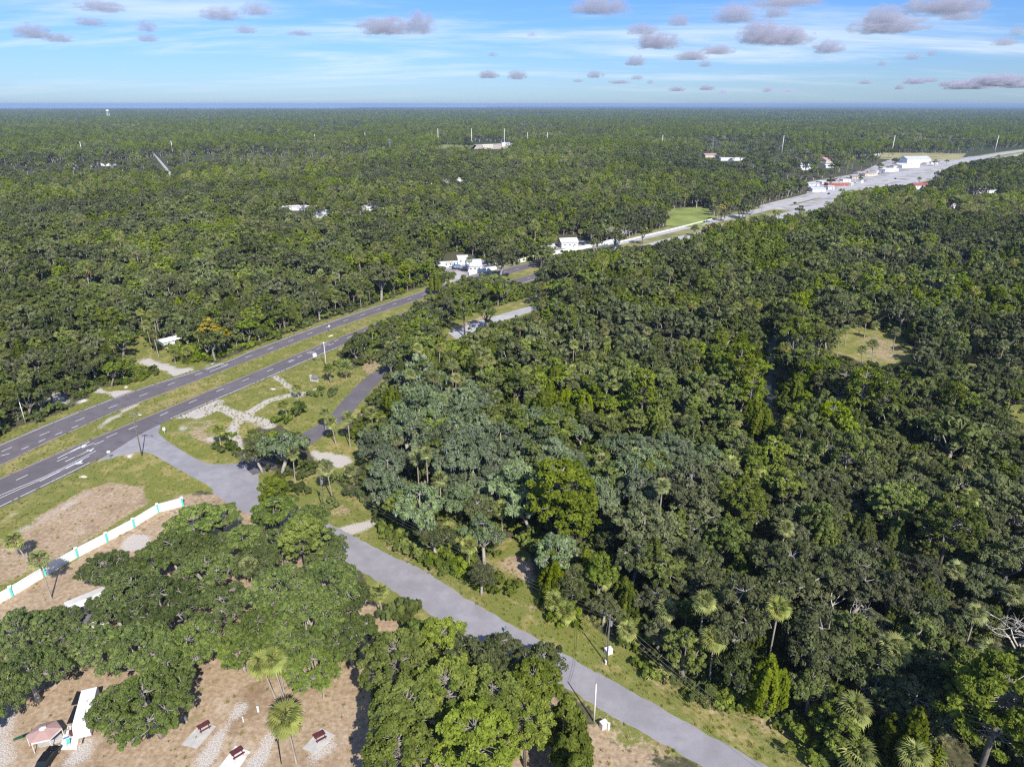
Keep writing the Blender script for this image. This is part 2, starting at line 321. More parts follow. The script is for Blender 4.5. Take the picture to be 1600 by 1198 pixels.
def ground_mat():
    m, n, l = newmat('ground_cover')
    o = N(n, 'ShaderNodeOutputMaterial'); b = N(n, 'ShaderNodeBsdfPrincipled', Roughness=0.95); b.inputs['Specular IOR Level'].default_value = 0.1
    t = N(n, 'ShaderNodeTexCoord'); P = t.outputs['Object']
    def nz(s, d=6.0, r=0.6): z = N(n, 'ShaderNodeTexNoise', Scale=s, Detail=d, Roughness=r); l.new(P, z.inputs[0]); return z.outputs[0]
    at = N(n, 'ShaderNodeAttribute', attribute_name='zones'); sp = N(n, 'ShaderNodeSeparateColor'); l.new(at.outputs['Color'], sp.inputs[0])
    n_big, n_mid, n_fine, n_vf = nz(0.035, 5), nz(0.22, 6, 0.65), nz(1.1, 6, 0.7), nz(4.5, 4, 0.7)
    e = M(n, l, 'MULTIPLY', M(n, l, 'SUBTRACT', n_mid, 0.5), 1.1); e2 = M(n, l, 'MULTIPLY', M(n, l, 'SUBTRACT', n_fine, 0.5), 0.9)
    edge = M(n, l, 'ADD', e, e2); edge_s = M(n, l, 'ADD', e, M(n, l, 'MULTIPLY', M(n, l, 'SUBTRACT', n_vf, 0.5), 1.4))
    floor = mixc(n, l, maprange(n, l, n_fine, 0.3, 0.7), (0.055, 0.058, 0.028), (0.140, 0.125, 0.075))
    farf = mixc(n, l, maprange(n, l, n_big, 0.35, 0.65), (0.035, 0.050, 0.020), (0.060, 0.080, 0.032))
    ln = N(n, 'ShaderNodeVectorMath', operation='LENGTH'); l.new(P, ln.inputs[0])
    floor = mixc(n, l, maprange(n, l, ln.outputs['Value'], 700, 2500), floor, farf)
    g1 = mixc(n, l, maprange(n, l, n_vf, 0.3, 0.72), (0.105, 0.130, 0.026), (0.270, 0.270, 0.075))
    g2 = mixc(n, l, maprange(n, l, n_fine, 0.3, 0.7), (0.260, 0.210, 0.078), (0.380, 0.330, 0.135))
    grass = mixc(n, l, maprange(n, l, M(n, l, 'ADD', M(n, l, 'MULTIPLY', n_mid, 0.6), M(n, l, 'MULTIPLY', n_big, 0.4)), 0.47, 0.60), g1, g2)
    tan = mixc(n, l, maprange(n, l, n_fine, 0.3, 0.7), (0.290, 0.200, 0.125), (0.500, 0.385, 0.260))
    tan = mixc(n, l, maprange(n, l, n_mid, 0.55, 0.70, 0, 0.6), tan, (0.240, 0.200, 0.080))
    tan = mixc(n, l, maprange(n, l, n_vf, 0.62, 0.8, 0, 0.5), tan, (0.50, 0.39, 0.28)); tan = mixc(n, l, maprange(n, l, n_mid, 0.46, 0.30, 0, 0.6), tan, (0.58, 0.48, 0.38)); tan = mixc(n, l, maprange(n, l, nz(0.09, 5, .7), 0.5, 0.68, 0, 0.65), tan, (0.23, 0.15, 0.09))
    sand = mixc(n, l, maprange(n, l, n_vf, 0.35, 0.65), (0.34, 0.29, 0.24), (0.66, 0.61, 0.56))
    c = mixc(n, l, maprange(n, l, M(n, l, 'ADD', sp.outputs[0], M(n, l, 'MULTIPLY', edge, 0.8)), 0.40, 0.60), floor, grass)
    c = mixc(n, l, maprange(n, l, M(n, l, 'ADD', sp.outputs[1], edge), 0.42, 0.72), c, tan)
    c = mixc(n, l, maprange(n, l, M(n, l, 'ADD', sp.outputs[2], edge_s), 0.40, 0.78), c, sand)
    l.new(c, b.inputs['Base Color']); l.new(b.outputs[0], o.inputs[0])
    bp = N(n, 'ShaderNodeBump', Strength=0.35, Distance=0.12); l.new(n_vf, bp.inputs['Height']); l.new(bp.outputs[0], b.inputs['Normal'])
    return m
M_ground = ground_mat()
gm = np_mesh('ground', V0, Fq, [M_ground])
ca = gm.attributes.new('zones', 'FLOAT_COLOR', 'POINT')
ca.data.foreach_set('color', np.stack([wG, wT, wS, np.ones(wG.shape)], -1).astype(np.float32).ravel())
tag(link('ground', gm), kind='structure')

# sea and marsh water towards the horizon
M_water = simple('sea_water', (0.38, 0.46, 0.54), 0.45, 0.15, 0.0004)
s = MB()
far_d = [(13500, 14600, -11200, -5200), (15500, 17000, -13500, -6500), (18000, 23000, -17500, -4500), (25500, 110000, -100000, -1000), (33000, 110000, -1000, 14000)]
for k, (y0, y1, x0, x1) in enumerate(far_d):
    pts = []
    nseg = 40; rng = random.Random(k)
    for i in range(nseg + 1):
        x = x0 + (x1 - x0) * i / nseg; w = (y1 - y0) * 0.22 * math.sin(i * 0.9 + k) * rng.random() if y1 < 50000 else 1200 * rng.random()
        pts.append((x, y0 + abs(w) + (300 * rng.random()), 2.0))
    for i in range(nseg, -1, -1):
        x = x0 + (x1 - x0) * i / nseg; w = (y1 - y0) * 0.2 * rng.random() if y1 < 50000 else 0
        pts.append((x, y1 - w, 2.0))
    s.poly(pts)
tag(s.build('sea', M_water), kind='structure')

# creek water in the gap between the woods
M_creek = simple('creek_water', (0.04, 0.05, 0.04), 0.3, 0.2, 0.5)
s = MB(); cl = [(1196, 740), (1194, 690), (1198, 640), (1206, 590), (1206, 560), (1210, 520), (1222, 470), (1234, 440)]
cp = [G(*p) for p in cl]
for i in range(len(cp) - 1):
    w = 2.6
    s.quad((cp[i].x - w, cp[i].y, 0.02), (cp[i].x + w, cp[i].y, 0.02), (cp[i + 1].x + w, cp[i + 1].y, 0.02), (cp[i + 1].x - w, cp[i + 1].y, 0.02))
a = G(952, 388); s.poly([(a.x - 9, a.y - 2, 0.03), (a.x + 9, a.y - 2, 0.03), (a.x + 10, a.y + 40, 0.03), (a.x - 6, a.y + 40, 0.03)])
tag(s.build('creek', M_creek), kind='structure')

# ------------------------------------------------------------------ roads
def catmull(P, n=8):
    P = [np.array(p, float) for p in P]; out = []
    for i in range(len(P) - 1):
        p0, p1, p2, p3 = P[max(i - 1, 0)], P[i], P[i + 1], P[min(i + 2, len(P) - 1)]
        for k in range(n):
            t = k / n
            out.append(0.5 * (2 * p1 + (p2 - p0) * t + (2 * p0 - 5 * p1 + 4 * p2 - p3) * t * t + (-p0 + 3 * p1 - 3 * p2 + p3) * t ** 3))
    out.append(P[-1]); return np.array(out)
def gline(pts, step=4.0, n=8):
    q = catmull(pts, n); g = np.array([G(*p)[:2] for p in q])
    s_ = np.r_[0, np.cumsum(np.hypot(*np.diff(g, axis=0).T))]; m = max(2, int(s_[-1] / step))
    t = np.linspace(0, s_[-1], m); return np.stack([np.interp(t, s_, g[:, 0]), np.interp(t, s_, g[:, 1])], -1)
def normals(g):
    d = np.gradient(g, axis=0); d /= np.linalg.norm(d, axis=1)[:, None] + 1e-9
    return np.stack([d[:, 1], -d[:, 0]], -1)
def offset(g, o): return g + normals(g) * o
def ribbon(s, A, B, z, m=0):
    n = min(len(A), len(B))
    for i in range(n - 1): s.quad((*A[i], z), (*B[i], z), (*B[i + 1], z), (*A[i + 1], z), m)
def resamp(g, n):
    s_ = np.r_[0, np.cumsum(np.hypot(*np.diff(g, axis=0).T))]; t = np.linspace(0, s_[-1], n)
    return np.stack([np.interp(t, s_, g[:, 0]), np.interp(t, s_, g[:, 1])], -1)
def nearest_on(g, ref):
    """for every ref point the nearest point of polyline g (dense)"""
    out = []
    for p in ref: out.append(g[np.argmin(((g - p) ** 2).sum(1))])
    return np.array(out)
E1 = [(-90, 733), (0, 695.5), (113, 648), (225, 606), (346, 568), (400, 546), (525, 500.5), (650, 459), (733, 433.5), (800, 417.5), (862, 403), (950, 383), (1025, 365), (1113, 344), (1163, 332.5), (1275, 304.5), (1390, 275), (1488, 252.5), (1556, 240), (1600, 234), (1660, 227)]
E2 = [(-90, 768), (0, 727), (75, 690), (135, 663), (180, 643), (283, 604), (346, 580), (400, 559.5), (525, 512), (625, 478), (690, 457), (800, 427), (908, 396.5), (1000, 375), (1075, 357), (1163, 337.5), (1200, 328.5), (1275, 309.5), (1330, 296), (1390, 280), (1488, 256), (1600, 236.5), (1660, 229)]
E3 = [(-90, 787), (0, 748), (110, 700), (213, 658), (283, 629), (400, 580.5), (447, 560.5), (538, 524), (625, 491), (690, 468.5), (807, 435.4), (908, 407), (1015, 380), (1100, 361), (1190, 341.5), (1275, 320), (1330, 304.5), (1400, 286.5), (1500, 260), (1600, 239.3), (1660, 231.5)]
E4 = [(-90, 833), (0, 791), (145, 720), (205, 684), (250, 661), (400, 597), (525, 543.5), (625, 504.5), (720, 473), (807, 445), (908, 414), (1033, 383.5), (1130, 361.5), (1215, 343), (1290, 324), (1340, 309), (1410, 290.5), (1510, 263.5), (1600, 241.5), (1660, 233.5)]
e1, e2, e3, e4 = [gline(p, 1.5) for p in (E1, E2, E3, E4)]
def asphalt(name, col, crack=0.4, scale=0.25):
    m, n, l = newmat(name)
    o = N(n, 'ShaderNodeOutputMaterial'); b = N(n, 'ShaderNodeBsdfPrincipled', Roughness=0.9); b.inputs['Specular IOR Level'].default_value = 0.15
    t = N(n, 'ShaderNodeTexCoord')
    z = N(n, 'ShaderNodeTexNoise', Scale=scale, Detail=8.0, Roughness=0.65); l.new(t.outputs['Object'], z.inputs[0])
    z2 = N(n, 'ShaderNodeTexNoise', Scale=9.0, Detail=3.0, Roughness=0.7); l.new(t.outputs['Object'], z2.inputs[0])
    w = N(n, 'ShaderNodeTexVoronoi', feature='DISTANCE_TO_EDGE', Scale=0.12); mpn = N(n, 'ShaderNodeMix'); mpn.data_type = 'RGBA'
    l.new(mixc(n, l, 0.12, t.outputs['Object'], z.outputs['Color'], 'ADD'), w.inputs[0])
    c = mixc(n, l, maprange(n, l, z.outputs[0], 0.3, 0.7), tuple(x * 0.84 for x in col), tuple(x * 1.14 for x in col))
    z3 = N(n, 'ShaderNodeTexNoise', Scale=0.045, Detail=3.0, Roughness=0.6); l.new(t.outputs['Object'], z3.inputs[0])
    c = mixc(n, l, maprange(n, l, z3.outputs[0], 0.48, 0.60, 0, 0.45), c, tuple(x * 0.74 for x in col))
    z4 = N(n, 'ShaderNodeTexNoise', Scale=0.8, Detail=5.0, Roughness=0.75, Distortion=1.5); l.new(t.outputs['Object'], z4.inputs[0])
    c = mixc(n, l, maprange(n, l, z4.outputs[0], 0.58, 0.75, 0, 0.4), c, tuple(x * 0.6 for x in col)); c = mixc(n, l, maprange(n, l, z4.outputs[0], 0.40, 0.25, 0, 0.35), c, tuple(min(.6, x * 1.5) for x in col))
    c = mixc(n, l, maprange(n, l, z2.outputs[0], 0.35, 0.7, 0, 0.3), c, tuple(x * 1.35 for x in col))
    c = mixc(n, l, maprange(n, l, w.outputs['Distance'], 0.0, 0.012, crack, 0.0), c, tuple(x * 0.45 for x in col))
    l.new(c, b.inputs['Base Color']); l.new(b.outputs[0], o.inputs[0]); return m
M_asph = asphalt('dark_asphalt', (0.150, 0.134, 0.142), 0.0)
M_asph_worn = asphalt('worn_asphalt', (0.300, 0.287, 0.298), 0.0)
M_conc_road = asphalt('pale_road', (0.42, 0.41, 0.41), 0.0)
M_lane = asphalt('lane_asphalt', (0.295, 0.280, 0.293), 0.0)
M_line = simple('road_paint', (0.74, 0.73, 0.72), 0.7, 0.14, 2.0)
M_yel = simple('edge_paint', (0.66, 0.50, 0.30), 0.7, 0.15, 2.0)
def carriage(name, A, B, wA, wB, nrm_sign):
    Bn = nearest_on(B, A)
    d = Bn - A; L = np.linalg.norm(d, axis=1)[:, None] + 1e-9; d = d / L
    A2 = A - d * wA; B2 = Bn + d * wB
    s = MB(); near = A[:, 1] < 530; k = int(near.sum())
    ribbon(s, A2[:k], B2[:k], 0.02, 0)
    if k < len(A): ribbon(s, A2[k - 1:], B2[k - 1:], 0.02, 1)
    o = s.build(name, [M_asph, M_conc_road]); tag(o, kind='structure'); return o
carriage('road_northbound', e1, e2, 0.9, 0.5, 1)
carriage('road_southbound', e3, e4, 0.6, 1.0, 1)
mk = MB(); mz = 0.028
def stripe(g, w, m=0, a=0, b=1e9):
    k = (g[:, 1] > a) & (g[:, 1] < b); q = g[k]
    if len(q) > 1: ribbon(mk, offset(q, -w / 2), offset(q, w / 2), mz, m)
def dashes(g, period, on, w, start=0.0, a=0, b=1e9, m=0):
    s_ = np.r_[0, np.cumsum(np.hypot(*np.diff(g, axis=0).T))]; t = start
    while t < s_[-1] - on:
        ts = np.linspace(t, t + on, 3); q = np.stack([np.interp(ts, s_, g[:, 0]), np.interp(ts, s_, g[:, 1])], -1)
        if a < q[0, 1] < b: ribbon(mk, offset(q, -w / 2), offset(q, w / 2), mz, m)
        t += period
stripe(e1, 0.26, 0); stripe(e2, 0.22, 1); stripe(e3, 0.22, 1); stripe(e4, 0.26, 0, 214)
stripe(e4, 0.26, 0, 0, 184)
l1 = gline([(-90, 726), (39.5, 689.5 - 1), (98, 666), (151, 645), (200, 626), (245, 608.5), (288, 592), (400, 552.5), (525, 506), (650, 464), (733, 441), (800, 422), (862, 407.5), (950, 386.5), (1025, 368.5), (1113, 348), (1200, 326)], 1.5)
l1 = gline([(-90, 746), (0, 706.5), (39.5, 689.5), (98, 666), (151, 645), (200, 626), (245, 608.5), (288, 592), (400, 552.5), (525, 506), (650, 464), (733, 441), (800, 422), (862, 407.5), (950, 386.5), (1025, 368.5), (1113, 348), (1200, 326)], 1.5)
l2 = gline([(-90, 802), (10, 757), (75, 727), (186, 677.5), (235, 656), (279, 636.5), (323, 618), (362, 602), (400, 587), (440, 571), (525, 535), (625, 497), (807, 440), (1015, 381.5), (1100, 361.5)], 1.5)
dashes(l1, 12.2, 3.4, 0.26, 5.0, 0, 560); dashes(l2, 12.2, 3.4, 0.26, 7.0, 0, 560)
l3 = gline([(-60, 736), (20, 707), (45, 697), (92, 677), (136, 659)], 1.0)           # left turn lane, short dashes
dashes(gline([(-40, 722), (20, 707), (46, 696.5), (70, 686), (92, 677), (114, 668), (136, 659)], 1.0), 5.6, 2.4, 0.26, 1.0)
dashes(gline([(447, 566.5), (470, 556), (500, 543), (530, 530)], 1.0), 6.0, 3.0, 0.26, 1.0)
stripe(gline([(-90, 816), (0, 773.8), (79, 740), (150, 704)], 1.5), 0.24); stripe(gline([(-90, 820), (0, 777.8), (84, 740), (140, 712)], 1.5), 0.24)
stripe(gline([(90, 716), (140, 690)], 1.0), 0.3); stripe(gline([(102, 721), (146, 700)], 1.0), 0.3)
dashes(gline([(124, 702), (142, 694), (240, 652)], 1.0), 8.0, 4.0, 0.25, 1.0, 0, 205)
stripe(gline([(62, 752), (94, 736)], 1.0), 0.24)
stripe(gline([(312, 579), (346, 567)], 1.0), 0.3); stripe(gline([(322, 578), (350, 567.5)], 1.0), 0.3); stripe(gline([(328, 580.5), (356, 570)], 1.0), 0.3)
def arrow(u, v, du, dv, sc=1.0, turn=0):
    p = G(u, v); q = G(u + du, v + dv); d = (q - p).normalized(); n = Vector((d.y, -d.x, 0)); z = Vector((0, 0, mz))
    def P(a, b): return p + d * a * sc + n * b * sc + z
    mk.quad(P(0, -.12), P(0, .12), P(3, .12), P(3, -.12))
    mk.poly([P(3, -.7), P(3, .7), P(4.4, 0)])
    if turn: mk.poly([P(2.2, .12), P(2.8, .12), P(3.6, 1.2), P(3.0, 1.2)])
arrow(106, 708, 10, -4.6, 1.5); arrow(117, 714, 10, -4.6, 1.5); arrow(103, 732, 12, -6, 1.3, 1)
arrow(320, 573, 10, -4, 1.2)
o = mk.build('road_markings', [M_line, M_yel]); tag(o, kind='structure')

# side roads
FN = [(395, 752), (430, 772), (470, 795), (500, 812), (562, 856), (665, 905), (760, 960), (905, 1035), (1008, 1108), (1170, 1180), (1300, 1240)]
FS = [(345, 765), (400, 800), (440, 820), (490, 852), (545, 878), (600, 905), (735, 985), (863, 1060), (945, 1115), (1100, 1198), (1200, 1250)]
FN = [(395, 735), (408, 760), (430, 776), (470, 796), (518, 820), (600, 862), (665, 893), (760, 953), (868, 1012), (905, 1035), (1008, 1091), (1100, 1142), (1200, 1198), (1290, 1250)]
FS = [(330, 768), (360, 788), (400, 808), (440, 826), (500, 853), (566, 893), (640, 940), (735, 995), (863, 1062), (945, 1112), (1020, 1152), (1098, 1198), (1190, 1252)]
s = MB(); A, B = gline(FN, 0.8), gline(FS, 0.8); n = max(len(A), len(B)); rgj = np.random.default_rng(3); jit = lambda q: q + np.convolve(rgj.normal(size=len(q)), [.25, .5, .25], 'same')[:, None] * normals(q) * .22; ribbon(s, jit(resamp(A, n)), jit(resamp(B, n)), 0.016)
tag(s.build('road_lane', M_lane), kind='structure')
JU = [(228, 688), (249, 672), (254, 684), (272, 698), (300, 714), (316, 722), (330, 724.5), (360, 724), (400, 722), (430, 712), (470, 684), (500, 663), (540, 625)]
s = MB()
s.poly([tuple(G(u, v, 0.012)) for u, v in [(150, 722), (206, 683), (246, 662), (252, 664), (247, 676), (262, 690), (300, 713), (318, 722), (334, 725), (372, 724), (392, 715), (404, 730), (404, 762), (380, 800), (345, 776), (325, 758), (275, 731), (240, 710), (222, 705), (198, 709)]])
tag(s.build('road_junction', M_asph_worn), kind='structure')
WN = [(375, 722), (420, 706), (475, 676), (510, 654), (530, 632), (550, 610), (570, 591), (590, 578), (620, 562), (660, 546)]
WS = [(395, 742), (440, 725), (487, 694), (524, 667), (545, 650), (566, 626), (584, 606), (603, 588), (632, 571), (672, 553)]
s = MB(); A, B = gline(WN, 1.5), gline(WS, 1.5); n = max(len(A), len(B)); ribbon(s, resamp(A, n), resamp(B, n), 0.024)
tag(s.build('road_side_street', M_asph), kind='structure')
s = MB(); A, B = gline([(700, 520), (745, 503), (800, 486), (838, 476)], 2), gline([(715, 531), (755, 512), (805, 495), (842, 484)], 2); n = max(len(A), len(B)); ribbon(s, resamp(A, n), resamp(B, n), 0.02)
tag(s.build('road_access', M_conc_road), kind='structure')
s = MB(); A, B = gline([(229, 230), (241, 243), (264.5, 273), (279, 294)], 8), gline([(230.5, 230), (244.5, 243.5), (270, 273), (286, 294)], 8); n = max(len(A), len(B)); ribbon(s, resamp(A, n), resamp(B, n), 0.02)
tag(s.build('road_country', M_conc_road), kind='structure')

s = MB(); fa = e1[e1[:, 1] > 470]; fb = nearest_on(e4, fa); dv = fb - fa; dv /= np.linalg.norm(dv, axis=1)[:, None]
s = MB(); ribbon(s, fa - dv * 9, fb + dv * 9, .008); M_verge = simple('verge_grass', (0.24, 0.23, 0.09), .95, .35, .06); tag(s.build('field_verge', M_verge), kind='structure')
far_ = (fa[:, 1] > 735) & (fa[:, 1] < 1500); s = MB(); ribbon(s, (fa - dv * 12)[far_], (fb + dv * 5)[far_], .012); tag(s.build('pavement_wide', simple('wide_pale_pavement', (0.40, 0.38, 0.37), .9, .35, .05)), kind='structure')
s = MB()
for ya, yb in ((760, 830), (880, 960), (1010, 1130), (1180, 1340)):
    q = (fa[:, 1] > ya) & (fa[:, 1] < yb); ribbon(s, (fa + dv * 11)[q], (fa + dv * 15)[q], .016)
tag(s.build('field_median', M_verge), kind='structure')
# fields, yards and clearings too far for the ground's own grid
def field(name, pts, mat, z=0.03):
    s = MB(); s.poly([tuple(G(u, v, z)) for u, v in pts]); tag(s.build(name, mat), kind='structure')
M_field = simple('field_grass', (0.21, 0.25, 0.06), 0.95, 0.3, 0.05)
M_fieldtan = simple('dry_field', (0.33, 0.30, 0.14), 0.95, 0.3, 0.03)
M_lotp = simple('pale_paving', (0.36, 0.34, 0.33), 0.9, 0.45, 0.05)
M_dirt = simple('rubble_ground', (0.50, 0.42, 0.34), 0.95, 0.3, 0.05)
field('field_meadow', [(1040, 352), (1046, 326), (1104, 323), (1118, 338), (1090, 356)], M_field, 0.03)
field('field_corridor', [(1370, 248), (1372, 239), (1440, 238), (1510, 240), (1500, 250), (1430, 250)], M_fieldtan, 0.03)
field('field_corridor_west', [(684, 233), (686, 226), (745, 227), (740, 233)], M_field, 0.03)
field('ground_shops', [(1258, 312), (1264, 284), (1340, 271), (1372, 256), (1400, 246), (1484, 249), (1470, 262), (1400, 284), (1330, 300), (1280, 314)], M_lotp, 0.0105)
field('ground_quarry', [(735, 233), (742, 226), (800, 224), (815, 228), (790, 233)], M_dirt, 0.03)
field('ground_compound', [(684, 432), (690, 412), (770, 402), (800, 414), (735, 432), (722, 440)], M_lotp, 0.012)
field('ground_compound_far', [(866, 392), (872, 378), (925, 376), (932, 384), (900, 390)], M_lotp, 0.012)

# ------------------------------------------------------------------ tree meshes
def basis(nrm, rng):
    r = rng.normal(size=nrm.shape); t = np.cross(nrm, r); t /= np.linalg.norm(t, axis=1)[:, None] + 1e-9
    b = np.cross(nrm, t); return t, b
def cards(P, Nn, sx, sy, rng):
    Nn = Nn / (np.linalg.norm(Nn, axis=1)[:, None] + 1e-9); t, b = basis(Nn, rng)
    sx = np.broadcast_to(sx, (len(P),))[:, None]; sy = np.broadcast_to(sy, (len(P),))[:, None]
    k = rng.uniform(-0.35, 0.35, (len(P), 1))
    Vq = np.stack([P - t * sx - b * sy * (1 + k), P + t * sx * (1 + k) - b * sy, P + t * sx + b * sy * (1 - k), P - t * sx * (1 - k) + b * sy], 1)
    return Vq
class Crown:
    def __init__(s): s.V = []; s.mi = []; s.t = []
    def add(s, Vq, mi, tone):
        s.V.append(Vq); s.mi.append(np.full(len(Vq), mi)); s.t.append(np.broadcast_to(tone, (len(Vq),)))
    def mesh(s, name, mats, extra=None):
        V = np.concatenate(s.V).reshape(-1, 3); n = len(V) // 4; Fq = np.arange(n * 4).reshape(n, 4)
        mi = np.concatenate(s.mi); t = np.clip(np.concatenate(s.t), 0, 1)
        if extra is not None:
            ev = np.array(extra.v); ef = [f for f in extra.f if len(f) == 4]; ef = np.array(ef) + len(V)
            V = np.concatenate([V, ev]); Fq = np.concatenate([Fq, ef]); mi = np.r_[mi, np.full(len(ef), len(mats) - 1)]; t = np.r_[t, np.full(len(ef), .5)]
        return np_mesh(name, V, Fq, mats, mi, t)
def dome_dirs(n, rng, up=0.0, low=-0.35):
    z = rng.uniform(low, 1, n); a = rng.uniform(0, 2 * PI, n); r = np.sqrt(1 - z * z)
    d = np.stack([r * np.cos(a), r * np.sin(a), z + up], -1); return d / np.linalg.norm(d, axis=1)[:, None]
def bend(a, b, k, rng, sag=0.1):
    a, b = Vector(a), Vector(b); L = (b - a).length; out = []
    o = Vector(rng.normal(size=3)) * L * sag
    for i in range(k + 1):
        t = i / k; out.append(a.lerp(b, t) + o * math.sin(PI * t))
    return out
def gen_oak(seed, R=5.0, H=12.0, lobes=8, clumps=9, leaves=85, ls=0.24, moss=0.10, mats=None, twig=1.0, flat=0.62, low=False, cr_=(0.24, 0.38), lr_=(.30, .46)):
    """spreading crown: lobes -> clumps -> leaf sprays, with limbs and pale twigs"""
    rng = np.random.default_rng(seed); cr = Crown(); tr = MB(); tw = MB()
    th = H * rng.uniform(0.26, 0.36); lean = rng.normal(size=2) * 0.05 * H
    top = Vector((lean[0], lean[1], th)); rt = 0.035 * H
    tr.tube([(0, 0, -0.3), (lean[0] * .3, lean[1] * .3, th * .35), tuple(top)], [rt * 1.35, rt, rt * 0.85], 7)
    for i in range(lobes):
        a = 2 * PI * (i + rng.uniform(-.3, .3)) / max(1, lobes - 1)
        rho = 0.0 if i == 0 else rng.uniform(0.40, 0.80)
        lr = R * rng.uniform(*lr_) if i else R * lr_[1]
        lc = Vector((lean[0] + R * rho * math.cos(a), lean[1] + R * rho * math.sin(a), H * rng.uniform(0.66, 0.80) * (1 - 0.22 * rho) + (0.06 * H if i == 0 else 0)))
        tr.tube(bend(top, lc, 3, rng, 0.10), [rt * .6, rt * .42, rt * .3, rt * .16], 5)
        dirs = dome_dirs(clumps, rng, 0.10, -0.45)
        ltone = rng.uniform(-0.12, 0.12)
        for d in dirs:
            c = np.array(lc) + d * np.array([lr, lr, lr * flat]) * rng.uniform(0.72, 1.0)
            r = lr * rng.uniform(*cr_)
            if twig and rng.random() < twig:
                e = c + d * r * rng.uniform(0.3, 0.95)
                tw.tube([Vector(p) for p in bend(lc, e, 2, rng, 0.16)], [rt * .13 + .02, rt * .09 + .015, 0.02], 3, cap=False)
            m = max(5, int(leaves * rng.uniform(0.7, 1.2)))
            dd_ = dome_dirs(m, rng, 0.15, -0.55)
            P = c + dd_ * np.array([r, r, r * 0.72]) * (1.12 - 0.6 * rng.uniform(0, 1, (m, 1)) ** 2)
            nn = dd_ + rng.normal(size=(m, 3)) * 0.42
            nn[:, 2] += 0.2
            cr.add(cards(P, nn, ls * rng.uniform(0.6, 1.2, m), ls * rng.uniform(0.5, 1.0, m), rng), 0, rng.uniform(0.0, 0.9) + ltone + rng.uniform(-0.2, 0.2, m))
            k = int(m * moss * rng.uniform(0.2, 2.0))
            if k:
                dd_ = dome_dirs(k, rng, -0.2, -0.8); P = c + dd_ * r * rng.uniform(0.6, 1.1, (k, 1))
                nn = dd_.copy(); nn[:, 2] *= 0.15; nn /= np.linalg.norm(nn, axis=1)[:, None] + 1e-9
                side = np.stack([-nn[:, 1], nn[:, 0], np.zeros(k)], -1) * (ls * 0.35)
                L = (rng.uniform(1.2, 3.2, (k, 1)) * ls) * np.array([[0, 0, 1.0]])
                cr.add(np.stack([P - side - L, P + side * .4 - L, P + side + L * .3, P - side + L * .3], 1), 1, rng.uniform(0.1, 0.9, k))
    return cr, tr, tw
def gen_pine(seed, R=3.6, H=15, clumps=60, needles=34, ls=0.42, mats=None):
    rng = np.random.default_rng(seed); cr = Crown(); tr = MB(); tw = MB()
    lean = rng.normal(size=2) * 0.02 * H; rt = 0.017 * H
    tr.tube([(0, 0, -.3), (lean[0] * .5, lean[1] * .5, H * .5), (lean[0], lean[1], H * .96)], [rt * 1.3, rt, rt * .3], 7)
    for i in range(clumps):
        t = rng.uniform(0, 1) ** 0.8; z = H * (0.50 + 0.48 * t); rr = R * math.sqrt(max(0.05, 1 - ((t - 0.35) / 0.75) ** 2)) * rng.uniform(0.35, 1.0)
        a = rng.uniform(0, 2 * PI); c = np.array([lean[0] + rr * math.cos(a), lean[1] + rr * math.sin(a), z])
        tw.tube([(lean[0] * .8, lean[1] * .8, z - 0.25 * rr - .3), tuple(c)], [0.06, 0.03], 3, cap=False)
        r = rng.uniform(0.5, 0.85); d = dome_dirs(needles, rng, 0.15, -0.7); tone = rng.uniform(0.1, 0.9)
        P = c + d * r * rng.uniform(0.45, 0.9, (needles, 1)) * np.array([1, 1, .8])
        t_, b_ = basis(d, rng); L = d * ls * rng.uniform(0.5, 0.9, (needles, 1)); w = t_ * 0.11
        cr.add(np.stack([P - L - w * .5, P - L + w * .5, P + L + w * 1.3, P + L - w * 1.3], 1), 0, tone + rng.uniform(-.2, .2, needles))
        k = needles // 2; d = dome_dirs(k, rng, 0.3, -0.2)
        cr.add(cards(c + d * r * .8 * np.array([1, 1, .8]), d + rng.normal(size=(k, 3)) * .3, 0.15, 0.17, rng), 0, tone + rng.uniform(-.2, .2, k))
    return cr, tr, tw
def gen_cedar(seed, R=2.8, H=10.5, ridges=26, per=9, leaves=26, ls=0.2):
    """upright crown of feathery upward sprays"""
    rng = np.random.default_rng(seed); cr = Crown(); tr = MB(); tw = MB()
    tr.tube([(0, 0, -.3), (0, 0, H * .35), (0, 0, H * .9)], [0.26, 0.2, 0.05], 6)
    for i in range(ridges):
        a = rng.uniform(0, 2 * PI); e = rng.uniform(0.3, 1.0); base = rng.uniform(0.08, 0.5); topz = rng.uniform(0.75, 1.0) if e < .6 else rng.uniform(.5, .85)
        tone = rng.uniform(0.15, 0.85)
        for k in range(per):
            t = k / (per - 1); z = H * (base + (topz - base) * t); prof = math.sin(min(1, (1.03 - z / H) * 1.9) * PI / 2) ** .8
            rr = R * e * prof * (1 + rng.uniform(-.12, .12))
            c = np.array([rr * math.cos(a + .15 * t), rr * math.sin(a + .15 * t), z]); r = 0.55 * (1.25 - .5 * t)
            d = dome_dirs(leaves, rng, 0.4, -0.4)
            P = c + d * np.array([r, r, r * 1.3]) * rng.uniform(.5, 1, (leaves, 1)); nn = d + rng.normal(size=d.shape) * .45
            nn[:, :2] += np.array([math.cos(a), math.sin(a)]) * .5
            cr.add(cards(P, nn, ls * rng.uniform(.4, .9, leaves), ls * rng.uniform(.7, 1.3, leaves), rng), 0, tone + rng.uniform(-.2, .2, leaves))
    return cr, tr, tw
